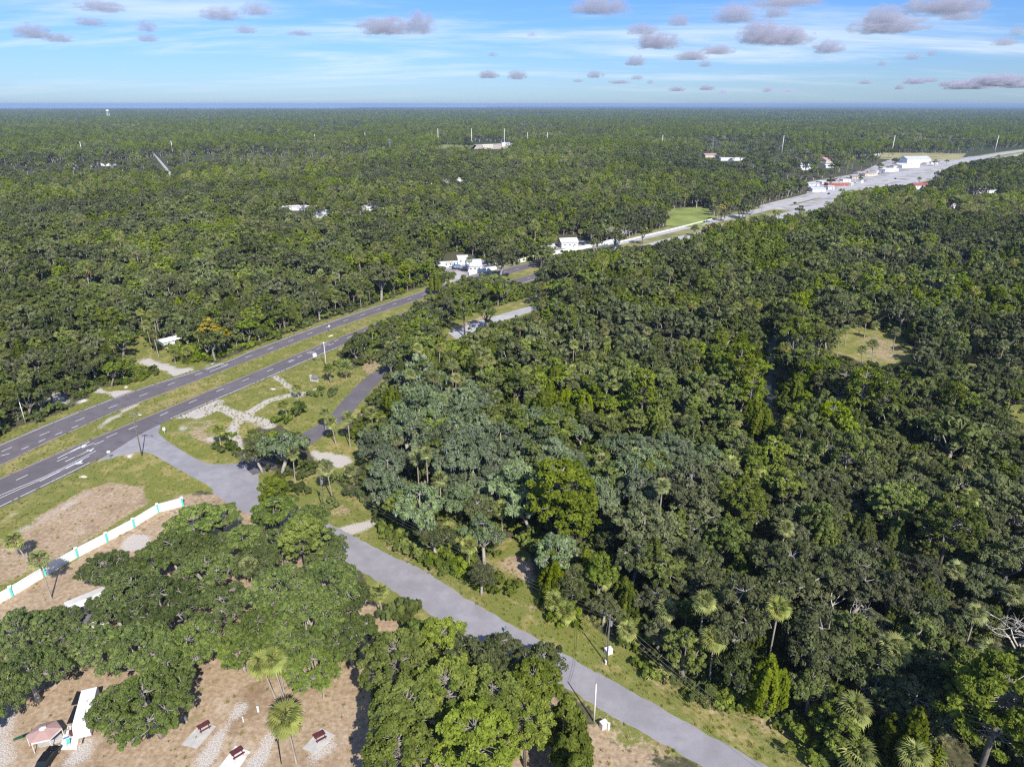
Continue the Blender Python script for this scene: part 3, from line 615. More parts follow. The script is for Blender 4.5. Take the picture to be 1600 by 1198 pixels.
def frond_geo(rng, L=1.0, fan=1.0, n=11):
    """one fan frond along +x from the origin: stalk then drooping pleated fan"""
    s = MB(); st = L * 0.95
    s.quad((0, -.035, 0), (0, .035, 0), (st, .02, 0.05), (st, -.02, 0.05))
    hub = Vector((st, 0, 0.05))
    for i in range(n):
        a = math.radians(-105 + 210 * i / (n - 1)); ln = fan * (1.0 - 0.28 * abs(a) / 1.8) * rng.uniform(.88, 1.08)
        d = Vector((math.cos(a), math.sin(a), 0)); p = Vector((-d.y, d.x, 0)) * (0.082 * fan)
        m = hub + d * ln * .6 + Vector((0, 0, .06 - .05 * rng.uniform(0, 1))); e = hub + d * ln + Vector((0, 0, -0.34 * fan * rng.uniform(.7, 1.3)))
        s.quad(hub, m - p, m + Vector((0, 0, -.05)), hub); s.f.pop(); s.m.pop(); s.v = s.v[:-4]
        i0 = len(s.v); s.v += [tuple(hub), tuple(m - p), tuple(e), tuple(m + p)]; s.f.append((i0, i0 + 1, i0 + 2, i0 + 3)); s.m.append(0)
    return s
def frond_dirs(n, rng, lo=-0.75, hi=1.35):
    out = []
    for i in range(n):
        el = lo + (hi - lo) * ((i + rng.uniform(0, 1)) / n) ** 0.9; out.append((i * 2.39996 + rng.uniform(-.2, .2), el))
    return out
def xform(v, az, el, roll, sc=1.0):
    M_ = Matrix.Rotation(az, 3, 'Z') @ Matrix.Rotation(-el, 3, 'Y') @ Matrix.Rotation(roll, 3, 'X')
    return [tuple(M_ @ Vector(p) * sc) for p in v]
def gen_palm_crown(seed, n=34, R=1.15, dry=5, nf=9):
    rng = np.random.default_rng(seed); V = []; mi = []; t = []
    for k, (az, el) in enumerate(frond_dirs(n, rng)):
        g = frond_geo(rng, R, R * 0.98, nf); vv = xform(g.v, az, el, rng.uniform(-.4, .4)); isdry = 1 if el < -0.55 and k < dry else 0
        V += vv; q = len(g.f); mi += [isdry] * q; t += list(np.clip(rng.uniform(.15, .95) + rng.uniform(-.1, .1, q), 0, 1))
    for k in range(dry):
        g = frond_geo(rng, R * .7, R * .7, nf); vv = xform(g.v, rng.uniform(0, 6.28), -1.25, rng.uniform(-.5, .5)); V += vv; mi += [1] * len(g.f); t += [rng.uniform(0, 1)] * len(g.f)
    n_ = len(V) // 4
    return np.array(V), np.arange(n_ * 4).reshape(n_, 4), mi, t
def gen_dead(seed, H=12.0, spread=4.5, lev=4):
    rng = np.random.default_rng(seed); tr = MB()
    def br(p, d, L, r, k):
        pts = [p]; q = p.copy()
        for i in range(3):
            d = (d + Vector(rng.normal(size=3)) * .22).normalized(); q = q + d * L / 3; pts.append(q.copy())
        tr.tube(pts, [r, r * .85, r * .7, r * .5], 6 if k < 2 else 4, cap=False)
        if k >= lev: return
        for j in range(3 if k else 4):
            a = rng.uniform(0, 2 * PI); nd = (d * rng.uniform(.3, .8) + Vector((math.cos(a), math.sin(a), rng.uniform(-.1, .6))) * .8).normalized()
            br(pts[rng.integers(2, 4)], nd, L * rng.uniform(.55, .8), r * .52, k + 1)
    br(Vector((0, 0, -.3)), Vector((0.05, 0, 1)), H * .42, 0.30, 0)
    return tr

# ---- the mesh library: (kind, [(trunk mesh, crown mesh)]) at true size, near and far versions
LIB = {}
def put(kind, cr, tr, tw, lmats, bark):
    tm = tr.mesh(kind + '_trunk', bark, True); cm = cr.mesh(kind + '_crown', lmats + [bark if bark is M_bark else M_bark], tw if len(tw.f) else None)
    LIB.setdefault(kind, []).append((tm, cm))
for i in range(6): put('oak', *gen_oak(100 + i, R=4.9, H=11.5, lobes=8, clumps=14, leaves=60, ls=0.165, moss=0.16), [L_oak, L_mossm], M_bark)
for i in range(4): put('camp', *gen_oak(200 + i, R=8.2, H=14.0, lobes=17, clumps=21, leaves=70, ls=0.14, moss=0.16, twig=.9, cr_=(.14, .34), flat=.75, lr_=(.20, .34)), [L_camp, L_mossm], M_bark)
for i in range(3): put('flat', *gen_oak(230 + i, R=7.2, H=14.0, lobes=15, clumps=16, leaves=78, ls=0.145, moss=0.05, twig=.9, flat=.42, cr_=(.22, .36), lr_=(.2, .34)), [L_camp, L_mossm], M_bark_dk)
for i in range(4): put('mossy', *gen_oak(300 + i, R=5.2, H=12.0, lobes=8, clumps=14, leaves=46, ls=0.19, moss=0.26, twig=1.0), [L_moss_oak, L_moss_b], M_bark)
for i in range(4): put('broad', *gen_oak(400 + i, R=4.0, H=11.5, lobes=7, clumps=14, leaves=46, ls=0.185, moss=0.02, twig=.4, flat=.85), [L_broad, L_mossm], M_bark_dk)
for i in range(3): put('pine', *gen_pine(500 + i), [L_pine], M_bark_dk)
for i in range(3): put('bigpine', *gen_pine(530 + i, R=5.6, H=16, clumps=150, needles=56, ls=0.34), [L_pine], M_bark_dk)
for i in range(4): put('cedar', *gen_cedar(600 + i), [L_cedar], M_bark_dk)
put('yellow', *gen_oak(700, R=3.6, H=9.0, lobes=7, clumps=9, leaves=60, ls=0.22, moss=0, twig=.3, flat=.85), [L_yellow, L_mossm], M_bark_dk)
PALM = []
for i in range(3):
    V, Fp, mi, t = gen_palm_crown(800 + i); PALM.append(np_mesh('palm_crown', V, Fp, [L_palm, L_frond_dry], mi, t))
rngp = np.random.default_rng(5)
FROND = []
for i in range(3):
    g = frond_geo(rngp, 1.15, 1.15, 13); FROND.append(np_mesh('frond', np.array(g.v), np.arange(len(g.v)).reshape(-1, 4), [L_palm], None, np.full(len(g.f), .25 + .3 * i)))
g = frond_geo(rngp, .8, .8, 9); FROND_DRY = np_mesh('dry_frond', np.array(g.v), np.arange(len(g.v)).reshape(-1, 4), [L_frond_dry], None, np.full(len(g.f), .5))
PTRUNK = []
for i in range(3):                      # unit-height trunks, three bends
    s = MB(); k = (0.0, 0.03, -0.045)[i]
    s.tube([(k * 4 * t * (1 - t) * 1.0, 0.0, t) for t in np.linspace(-0.02, 1, 7)], [0.24, .19, .17, .16, .17, .18, .2], 7)
    for a in range(0): pass
    PTRUNK.append(s.mesh('palm_trunk', M_palmbark, True))
DEAD = [gen_dead(900 + i, 12 if i < 2 else 10).mesh('dead_trunk', M_pale, True) for i in range(3)]

# ------------------------------------------------------------------ tree things
def tree(kind, name, label, cat, group, loc, sc=1.0, sz=None, rz=0.0, variant=0):
    tm, cm = LIB[kind][variant % len(LIB[kind])]
    e = empty(name, (loc[0], loc[1], 0), rz, (sc, sc, sz if sz else sc))
    tag(e, label, cat, group)
    link('trunk', tm, e); link('crown', cm, e); return e
def palm(name, label, group, loc, h, sc=1.0, detailed=False, variant=0, rz=0.0, lean=(0, 0)):
    e = empty(name, (loc[0], loc[1], 0), rz); tag(e, label, 'palm tree', group)
    t = link('trunk', PTRUNK[variant % 3], e, scale=(h if variant % 3 else 1, 1, h)); t.rotation_euler = (lean[1], lean[0], 0)
    if variant % 3: t.scale = (1, 1, h)
    top = Matrix.Rotation(lean[0], 3, 'Y') @ Vector((0, 0, h * .985))
    if not detailed:
        link('crown', PALM[variant % 3], e, loc=top, scale=(sc, sc, sc))
    else:
        rng = np.random.default_rng(int(abs(loc[0] * 13 + loc[1] * 7)))
        for k, (az, el) in enumerate(frond_dirs(30, rng)):
            f = link('frond', FROND[k % 3], e, loc=top, scale=(sc, sc, sc))
            f.rotation_euler = (Matrix.Rotation(az, 3, 'Z') @ Matrix.Rotation(-el, 3, 'Y') @ Matrix.Rotation(rng.uniform(-.4, .4), 3, 'X')).to_euler()
        for k in range(5):
            f = link('frond', FROND_DRY, e, loc=top, scale=(sc, sc, sc)); f['label'] = 'dry brown frond hanging under the crown'
            f.rotation_euler = (Matrix.Rotation(k * 1.3, 3, 'Z') @ Matrix.Rotation(1.2, 3, 'Y')).to_euler()
    return e

# zones of woodland: (name for labels, polygon)
ZN = [('on the wooded lot between lane and side street', A_LOT),
      ('in the woods across the highway', [(-300, 760), (0, 690), (400, 540), (700, 440), (800, 418), (1200, 320), (1260, 300), (1260, 150), (-300, 150)]),
      ('in the woods between highway and side street', [(520, 600), (520, 540), (700, 430), (1000, 385), (1000, 420), (870, 460), (700, 530), (620, 580)]),
      ('in the woods past the creek', [(1215, 800), (1200, 640), (1215, 470), (1240, 300), (1700, 200), (1900, 800)]),
      ('in the thick woods beside the lane', [(840, 930), (1133, 726), (1800, 800), (2000, 1700), (1100, 1700), (900, 980)]),
      ('in the woods between the lot and the creek', [(600, 570), (700, 530), (870, 460), (1000, 400), (1250, 320), (1215, 470), (1200, 640), (1230, 820), (1133, 726), (945, 714)])]
def zone_of(u, v):
    for i, (nm, p) in enumerate(ZN):
        if inpoly([u], [v], p)[0]: return i
    return 3
rnd = random.Random(11)
placed = []           # (x, y, radius) of hand-placed trees, kept clear by the scattered ones
near = []             # scattered trees: (dist, kind, x, y, scale, rz, variant, zone)

# ---- hand-placed palms: base pixel, crown pixel
DP = 'cabbage palm '
PALMS = [((46, 880), (20, 843), 'leaning cabbage palm in the dry field by the white wall', 1.15), ((80, 935), (60, 874), 'tall cabbage palm with brown skirt in front of the white wall', 1.2),
         ((398, 922), (388, 884), 'cabbage palm rising out of the campground oaks', 1.15), ((598, 968), (592, 925), 'lone cabbage palm beside the lane above the tall pines', 1.1),
         ((463, 1192), (446, 1122), 'large cabbage palm standing on its own beside the picnic pads', 1.55), ((430, 1090), (408, 1036), 'first palm of the close trio at the oak edge', 1.3),
         ((446, 1098), (425, 1032), 'tallest palm of the close trio at the oak edge', 1.3), ((444, 1082), (436, 1040), 'shortest palm of the close trio at the oak edge', 1.1),
         ((506, 1090), (503, 1058), 'short cabbage palm under the oaks beside the picnic pads', 1.2), ((104, 1058), (97, 1022), 'stout palm with dead grey skirt near the trailer', 1.2),
         ((461, 752), (457, 708), 'cabbage palm beside the mossy oak at the road fork', 1.15), ((467, 622), (463, 607), 'palm beside the gravel crossing above the round shrubs', 1.15),
         ((451, 656), (443, 632), 'palm with a dark round bush at its foot on the verge', 1.15), ((345, 696), (341, 672), 'palm over a leafy bush in the triangle of grass', 1.15),
         ((395, 695), (393, 678), 'short palm at the edge of the mossy oak', 1.1), ((525, 694), (517, 660), 'palm beside the side street next to its twin', 1.15), ((547, 698), (543, 652), 'taller palm beside the sandy pull-off', 1.15),
         ((509, 672), (507, 644), 'small palm on the grass edge of the side street', 1.0), ((541, 592), (540, 574), 'bushy palm with brown skirt next to the round dark tree', 1.7),
         ((634, 708), (632, 676), 'tall palm in the middle of the wooded lot', 1.25), ((600, 682), (598, 660), 'palm with two trunks at the open edge of the lot', 1.2), ((583, 676), (580, 645), 'palm with drooping fronds at the lot edge', 1.2),
         ((553, 756), (547, 735), 'small palm on the sandy corner of the lot', 1.0), ((520, 780), (510, 730), 'tall palm beside the utility pole at the lot corner', 1.2),
         ((703, 846), (702, 830), 'low yellow-green palm at the lane side of the lot', 1.3), ((730, 866), (729, 843), 'large grey-green palm at the lane side of the lot', 1.7), ((785, 832), (784, 795), 'palm over the open dirt on the lot', 1.3),
         ((727, 728), (726, 690), 'yellowish palm among the mossy oaks', 1.2),
         ((1107, 1072), (1115, 998), 'tall lone palm at the edge of the woods by the lane', 1.25), ((1040, 990), (1041, 952), 'palm with drooping fronds by the lane', 1.25), ((946, 930), (945, 906), 'bright yellow palm next to the pointed end of the lot', 1.2),
         ((1135, 1010), (1137, 975), 'palm close behind the tall lone palm', 1.15), ((1048, 1030), (1050, 998), 'low palm under the woods beside the lane', 1.0), ((975, 1012), (980, 985), 'palm above the palmettos by the wooden pole', 1.1),
         ((868, 962), (866, 938), 'broad palm at the tip of the lot', 1.2), ((886, 978), (884, 956), 'squat green palm by the verge', 1.2),
         ((1345, 1165), (1335, 1105), 'pale palm at the dark lower woods', 1.5), ((1345, 1215), (1340, 1178), 'big fan palm at the bottom of the woods', 1.6),
         ((1368, 530), (1368, 508), 'slim palm at the top of the clearing', 1.2), ((1395, 548), (1400, 518), 'tall palm in the shade of the clearing', 1.2), ((1362, 572), (1364, 537), 'tallest palm in the middle of the clearing', 1.3),
         ((1347, 572), (1347, 546), 'dark palm next to the tallest in the clearing', 1.2), ((1350, 528), (1354, 497), 'palm behind the clearing, one of a pair', 1.2), ((1342, 524), (1343, 499), 'shorter palm of the pair behind the clearing', 1.1),
         ((1308, 556), (1312, 522), 'palm at the shaded end of the clearing', 1.2), ((1320, 540), (1322, 515), 'palm in the leafy group beside the clearing', 1.2), ((1421, 520), (1421, 500), 'palm at the wooded end of the clearing', 1.2),
         ((1522, 560), (1526, 535), 'palm over the small second clearing', 1.2), ((949, 634), (952, 600), 'tall pale-trunked palm in the thick middle woods', 1.4), ((967, 682), (966, 664), 'yellow palm over a sandy gap', 1.4), ((953, 680), (954, 660), 'green palm next to the sandy gap', 1.3),
         ((248, 557), (239, 522), 'tall palm beside the white house across the highway', 1.2), ((237, 545), (228, 508), 'palm with brown skirt beside the white house', 1.3), ((247, 545), (241, 496), 'dying palm with a pinkish brown head', 1.0),
         ((172, 536), (167, 516), 'palm in front of the thicket across the highway', 1.2), ((146, 520), (143, 500), 'golden skirted palm across the highway', 1.3), ((145, 540), (144, 530), 'low palm in the thicket across the highway', 1.1),
         ((274, 568), (272, 552), 'short palm beside the drive of the white house', 1.1), ((292, 562), (291, 548), 'blue-green palm at the highway edge', 1.2), ((112, 605), (111, 585), 'round palm in the woods by the sandy hollow', 1.3),
         ((442, 490), (441, 468), 'slim palm at the wood edge with a pale trunk', 1.1), ((524, 492), (524, 468), 'tall thin palm over the highway verge', 1.1), ((355, 478), (352, 452), 'double palm in the woods across the highway', 1.1),
         ((250, 448), (251, 428), 'tall yellow palm in the woods across the highway', 1.1), ((243, 446), (242, 434), 'palm beside the tall yellow palm', 1.0), ((906, 382), (907, 362), 'palm standing in the fenced yard', 1.2), ((866, 388), (866, 372), 'palm clump beside the white yard wall', 1.4),
         ((733, 428), (733, 406), 'palm at the pale metal roof', 1.3)]
def place_palm(i, b, c, lab, sc):
    B = G(*b); h = max(3.0, height_for(B, c[1])); top = G(c[0], c[1], h)
    dist = math.hypot(B.x, B.y); lean = math.atan2(top.x - B.x, h)
    palm('palm_tree', lab, 'hand placed cabbage palms standing apart', B, h, sc * 1.0, dist < 235, i, 0.0, (max(-.35, min(.35, lean)), 0))
    placed.append((B.x, B.y, 1.6))
for i, (b, c, lab, sc) in enumerate(PALMS): place_palm(i, b, c, lab, sc)

# ---- hand-placed large trees: crown centre pixel, z of the crown's middle, kind, scale
BIG = [('flat', 300, 806, 1.0, 'flat-topped bright oak nearest the end of the white wall'), ('flat', 352, 800, .78, 'bright oak overlooking the junction'), ('camp', 272, 850, .85, 'rounded oak behind the sand pile'),
       ('flat', 236, 868, .8, 'wide low oak between sand pile and campground'), ('bigpine', 470, 838, .95, 'spreading pine beside the lane at the campground corner'), ('flat', 440, 838, .8, 'dark gapped oak next to the corner pine'),
       ('camp', 320, 880, .85, 'oak with pale bare limbs in the middle of the campground'), ('camp', 160, 880, .75, 'oak leaning over the white wall'), ('camp', 205, 920, .95, 'dense oak beside the dark trailer roof'), ('camp', 262, 935, 1.0, 'largest oak in the middle of the campground'),
       ('camp', 345, 935, .8, 'oak above the pale sandy gap'), ('camp', 440, 905, .9, 'oak around the single palm'), ('camp', 515, 900, .95, 'oak overhanging the lane'), ('camp', 555, 925, .65, 'small oak at the lane edge by the lone palm'),
       ('camp', 480, 965, 1.0, 'broad oak above the palm trio'), ('camp', 545, 985, .8, 'oak at the edge of the red-brown ground'), ('camp', 405, 975, .85, 'oak behind the palm trio'), ('camp', 495, 1030, .72, 'low oak beside the picnic pads'),
       ('camp', 375, 1010, .6, 'small oak with a visible pale trunk above the picnic pads'), ('camp', 290, 1000, .75, 'oak with hanging moss beside the sandy gap'), ('camp', 215, 1000, .9, 'oak behind the white trailer'), ('camp', 235, 1080, 1.0, 'big oak over the white trailer'),
       ('camp', 185, 1095, .7, 'lower limb oak in front of the trailer'), ('camp', 150, 1000, .7, 'oak between the dark roof and the trailer'), ('camp', 40, 1035, .9, 'oak at the sandy track'), ('camp', 20, 975, .8, 'oak behind the palm and white wall end'), ('camp', 85, 965, .62, 'small oak next to the dark trailer roof'),
       ('camp', -40, 1080, .9, 'oak at the end of the campground'), ('camp', 95, 1000, .55, 'small twiggy oak beside the skirted palm'),
       ('flat', 432, 786, .85, 'bright oak standing over the lane at the campground corner'), ('flat', 478, 806, .85, 'layered oak between the corner pine and the lane'), ('bigpine', 425, 768, .75, 'young pine at the junction corner of the campground'), ('camp', 510, 845, .6, 'compact oak at the lane edge by the corner pine'), ('camp', 300, 850, .7, 'oak right behind the sand pile beside the flat-topped oak'), ('flat', 385, 835, .75, 'oak bridging the gap towards the corner pine'), ('camp', 400, 868, .7, 'oak behind the single palm'), ('camp', 345, 848, .65, 'small dense oak under the flat-topped oaks'), ('flat', 410, 800, .62, 'oak touching the junction pavement'), ('camp', 180, 940, .7, 'oak over the pale trailer roof'), ('camp', 505, 870, .6, 'oak beside the lane below the corner pine'), ('camp', 260, 1040, .8, 'oak hanging over the straw ground in mid campground'), ('camp', 440, 990, .7, 'oak directly above the palm trio'),
       ('mossy', 432, 688, 1.35, 'large moss-hung oak at the road fork'), ('oak', 405, 700, 1.0, 'dark oak beside the moss-hung oak'), ('oak', 402, 682, .8, 'leafy oak touching the gravel crossing'),
       ('flat', 660, 992, .9, 'yellow-green tree at the top of the tall pine clump'), ('bigpine', 620, 1045, 1.15, 'broad pine on the shaded side of the clump'), ('bigpine', 695, 1010, .95, 'pine in the back of the clump'), ('oak', 712, 1030, 1.25, 'dark oak inside the pine clump'), ('oak', 765, 1035, 1.2, 'olive oak by the lane in the pine clump'),
       ('oak', 838, 1032, 1.0, 'grey-green oak reaching over the lane'), ('oak', 790, 1005, .8, 'small grey oak at the lane edge'), ('bigpine', 700, 1095, 1.15, 'tall pine in the centre of the clump'), ('bigpine', 640, 1120, 1.15, 'pine with open branches in the clump'), ('bigpine', 770, 1100, 1.05, 'bright green pine facing the campground'),
       ('bigpine', 830, 1075, .95, 'pine beside the white pole'), ('bigpine', 740, 1170, 1.2, 'nearest pine of the clump'), ('bigpine', 625, 1185, 1.05, 'pine at the bottom of the clump'), ('bigpine', 820, 1130, .85, 'pine with see-through crown'), ('cedar', 885, 1130, 1.15, 'dense dark evergreen by the white pole'), ('cedar', 893, 1175, 1.2, 'dense evergreen below the white pole'), ('cedar', 900, 1230, 1.3, 'evergreen at the bottom of the mown grass'),
       ('bigpine', 875, 770, 1.5, 'huge bright green pine on the wooded lot'), ('bigpine', 900, 800, 1.1, 'lower half of the bright green pine group on the lot'), ('mossy', 660, 780, 1.4, 'pale moss-hung oak facing the lane on the lot'), ('mossy', 610, 760, 1.1, 'moss-hung oak behind the sandy drive'),
       ('bigpine', 1160, 785, 1.1, 'bright domed pine near the pointed end of the lot'), ('bigpine', 1398, 790, 1.0, 'yellow-green pine right of the creek woods'), ('bigpine', 1485, 820, 1.25, 'tall yellow-green pine with a bare lower trunk'), ('bigpine', 1565, 1110, 1.5, 'large bright pine low in the dark woods'), ('bigpine', 1520, 1065, 1.0, 'yellow-green pine next to the large bright pine'),
       ('broad', 515, 582, .72, 'round dark green tree beside the stone sign'), ('broad', 560, 545, 1.1, 'leafy tree hiding the highway bend'), ('broad', 600, 535, 1.1, 'leafy tree behind the highway bend'), ('broad', 875, 425, 1.7, 'big round tree between highway and access road'), ('oak', 745, 450, 1.3, 'twiggy oak leaning over the highway'), ('oak', 700, 470, 1.2, 'oak at the median gap'),
       ('broad', 1345, 280, .9, 'small round tree standing among the shops'), ('oak', 1300, 281, 1.2, 'dark oak between the first shops'), ('oak', 1375, 257, 1.3, 'dark oak behind the shop canopy'), ('broad', 1438, 281, .8, 'bush-like tree by the road before the red roofed shop'), ('oak', 1462, 252, 1.0, 'small tree beside the large warehouse'), ('oak', 1480, 251, .8, 'tiny dark tree past the large warehouse'), ('oak', 1398, 250, 1.5, 'wide dark oak next to the large warehouse'), ('oak', 1087, 356, .8, 'small dark tree between the carriageways'), ('yellow', 1106, 363, 1.5, 'golden bush-like tree at the highway median'), ('oak', 1112, 352, .8, 'low dark tree at the highway edge'), ('oak', 1250, 326, 1.0, 'small dark tree on the near edge of the highway'),
       ('yellow', 1128, 332, 1.6, 'rounded golden-leaved tree by the meadow'), ('yellow', 325, 520, 1.4, 'yellow-green thicket tree by the highway'), ('yellow', 350, 530, 1.2, 'yellow-green tree next to the thicket'), ('yellow', 952, 242, 2.0, 'golden tree far off in the woods'),
       ('broad', 380, 445, 1.2, 'tall green tree in the woods across the highway'), ('broad', 100, 425, 1.5, 'bright yellow-green tree standing over the far woods'), ('broad', 270, 335, 2.0, 'bright green domed tree in the far woods'), ('broad', 90, 366, 1.8, 'bright green patch tree across the highway'),
       ('broad', 1255, 530, 2.0, 'tall green tree beside the creek'), ('oak', 1310, 590, 1.7, 'dark round oak below the clearing'), ('broad', 905, 285, 2.4, 'wide green tree deep in the woods')]
CATS = {'flat': ('oak_tree', 'oak tree'), 'camp': ('oak_tree', 'oak tree'), 'oak': ('oak_tree', 'oak tree'), 'mossy': ('oak_tree', 'oak tree'), 'bigpine': ('pine_tree', 'pine tree'), 'pine': ('pine_tree', 'pine tree'),
        'cedar': ('cedar_tree', 'cedar tree'), 'broad': ('broadleaf_tree', 'broadleaf tree'), 'yellow': ('broadleaf_tree', 'broadleaf tree')}
HK = {'flat': 14, 'camp': 14, 'oak': 11.5, 'mossy': 12, 'bigpine': 16, 'pine': 15, 'cedar': 10.5, 'broad': 11.5, 'yellow': 9}
RK = {'flat': 7.2, 'camp': 8.2, 'oak': 4.9, 'mossy': 5.2, 'bigpine': 5.6, 'pine': 3.6, 'cedar': 2.8, 'broad': 4.0, 'yellow': 3.6}
for i, (k, u, v, sc, lab) in enumerate(BIG):
    p = G(u, v, HK[k] * sc * (0.72 if k in ('camp', 'flat', 'oak', 'mossy') else .7 if k in ('pine', 'bigpine') else .5))
    nm, cat = CATS[k]
    tree(k, nm, lab, cat, None, p, sc, None, rnd.uniform(0, 6.28), i); placed.append((p.x, p.y, RK[k] * sc * .8))
N_HAND = {}
for k, *_ in BIG: N_HAND[CATS[k][1]] = N_HAND.get(CATS[k][1], 0) + 1

# ---- dead grey trees
for i, (bu, bv, tv, lab) in enumerate([(1300, 985, 905, 'bare bleached tree above the dark woods by the lane'), (1577, 1050, 945, 'bare white-limbed dead tree low in the woods past the lane'), (962, 392, 335, 'pale moss-covered dead tree beside the highway bridge'), (970, 388, 345, 'smaller dead tree at the water'),
                                       (1340, 745, 700, 'dead white branches past the creek'), (615, 548, 505, 'bare grey tree behind the highway bend'), (775, 560, 515, 'bare forked tree near the access road'), (1255, 395, 365, 'grey leafless tree in the far woods'), (700, 298, 268, 'bare grey tree beside the far red roof'), (1265, 640, 610, 'leafless branches over the creek'), (30, 590, 555, 'bare grey tree at the highway woods'), (60, 480, 455, 'grey leafless limbs across the highway')]):
    B = G(bu, bv); h = height_for(B, tv); e = empty('dead_tree', B, i * 1.3); tag(e, lab, 'dead tree', 'dead trees'); k = h / 11.0
    link('trunk', DEAD[i % 3], e, scale=(k, k, k)); placed.append((B.x, B.y, 3.0))

# ---- scattered woodland
rng = np.random.default_rng(42)
def allowed(x, y, h, r):
    for (dx, z) in ((0, 0.0),):
        pass
    d = y * cP + CAM_H * sP; u0 = 800 + F * x / d; v0 = 599 - F * (y * sP - CAM_H * cP) / d
    bad = np.zeros(x.shape, bool)
    for p in NOBASE: bad |= inpoly(u0, v0, p)
    for dx, z in ((0, .95), (0, .55), (-.75, .7), (.75, .7)):
        zz = h * z; d = y * cP - (zz - CAM_H) * sP; u = 800 + F * (x + dx * r) / d; v = 599 - F * (y * sP + (zz - CAM_H) * cP) / d
        for p in KEEP: bad |= inpoly(u, v, p)
    return ~bad, u0, v0
def grid_pts(y0, y1, step, jit=.42):
    out = []
    ys = np.arange(y0, y1, step)
    for y in ys:
        w = y * 0.80 + 45; xs = np.arange(-w, w, step); out.append(np.stack([xs + rng.uniform(-jit, jit, len(xs)) * step, y + rng.uniform(-jit, jit, len(xs)) * step], -1))
    return np.concatenate(out)
# building footprints kept free: filled by the buildings list (centre pixel, half size in px)
BLD_KEEP = [(248, 512, 292, 547), (430, 317, 486, 330), (490, 325, 512, 342), (562, 316, 592, 332), (658, 280, 680, 290), (680, 274, 694, 282), (712, 272, 724, 284), (1394, 396, 1412, 408), (1492, 392, 1520, 412), (1566, 398, 1590, 406),
            (1495, 290, 1570, 303), (1422, 283, 1455, 300), (1478, 314, 1500, 326), (1246, 254, 1268, 266), (1088, 236, 1125, 246), (1128, 244, 1162, 252), (824, 366, 842, 376), (1345, 240, 1375, 246), (110, 258, 124, 264), (1282, 246, 1298, 256), (500, 510, 508, 514)]
for a in BLD_KEEP:
    qx, qy = (a[2] - a[0]) * .18, (a[3] - a[1]) * .22; KEEP.append([(a[0] + qx, a[1] + qy), (a[2] - qx, a[1] + qy), (a[2] - qx, a[3] - qy), (a[0] + qx, a[3] - qy)])
P1 = grid_pts(75, 620, 5.5)
R0 = rng.uniform(0, 1, (len(P1), 4))
pn = np.array([mnoise.noise(Vector((p[0] * .012, p[1] * .012, 3.3))) for p in P1]); pn2 = np.array([mnoise.noise(Vector((p[0] * .025, p[1] * .025, 9.1))) for p in P1])
pl = np.array(placed)
def pick_kind(zi, r, a, b):
    # a, b: patch noises
    if zi == 0: T = [('mossy', .50), ('oak', .08), ('broad', .20), ('cedar', .10), ('PALM', .14)]
    elif zi == 1: T = [('oak', .52 - .5 * a), ('broad', .22 + .5 * a), ('cedar', .08), ('pine', .03 + .15 * max(0, b)), ('PALM', .12)]
    elif zi == 5: T = [('oak', .30 - .9 * a), ('broad', .34 + .6 * a), ('cedar', .20 + .4 * a), ('pine', .05), ('PALM', .14)]
    elif zi == 4: T = [('oak', .50 - .4 * a), ('broad', .16 + .2 * a), ('cedar', .20 + .3 * a), ('pine', .03), ('PALM', .10)]
    elif zi == 3: T = [('oak', .55 - .5 * a), ('broad', .20 + .4 * a), ('cedar', .08), ('pine', .06), ('PALM', .10)]
    else: T = [('oak', .5), ('broad', .3), ('cedar', .1), ('pine', .0), ('PALM', .10)]
    tot = sum(max(0, w) for _, w in T); r *= tot
    for k, w in T:
        w = max(0, w); r -= w
        if r <= 0: return k
    return T[0][0]
SCL = .66 + .58 * R0[:, 2] ** 1.6; SCL = np.where(R0[:, 3] > .85, SCL * 1.5, SCL)
okm, U0, V0p = allowed(P1[:, 0], P1[:, 1], 12.6 * SCL, 4.6 * SCL)
scat = []
for i in np.nonzero(okm)[0]:
    x, y = P1[i]
    if len(pl) and (((pl[:, 0] - x) ** 2 + (pl[:, 1] - y) ** 2) < (pl[:, 2] + 1.6) ** 2).any(): continue
    zi = zone_of(U0[i], V0p[i]); k = pick_kind(zi, R0[i, 0], (pn[i] + .5 * pn2[i]) * 1.1, pn2[i])
    sc = float(SCL[i])
    if k == 'pine': sc *= .85
    if k in ('broad', 'cedar'): sc = min(sc * 1.02, 1.3)
    scat.append((math.hypot(x, y), k, x, y, sc, R0[i, 3] * 6.28, int(R0[i, 3] * 1000), zi))
scat.sort(key=lambda t: t[0])
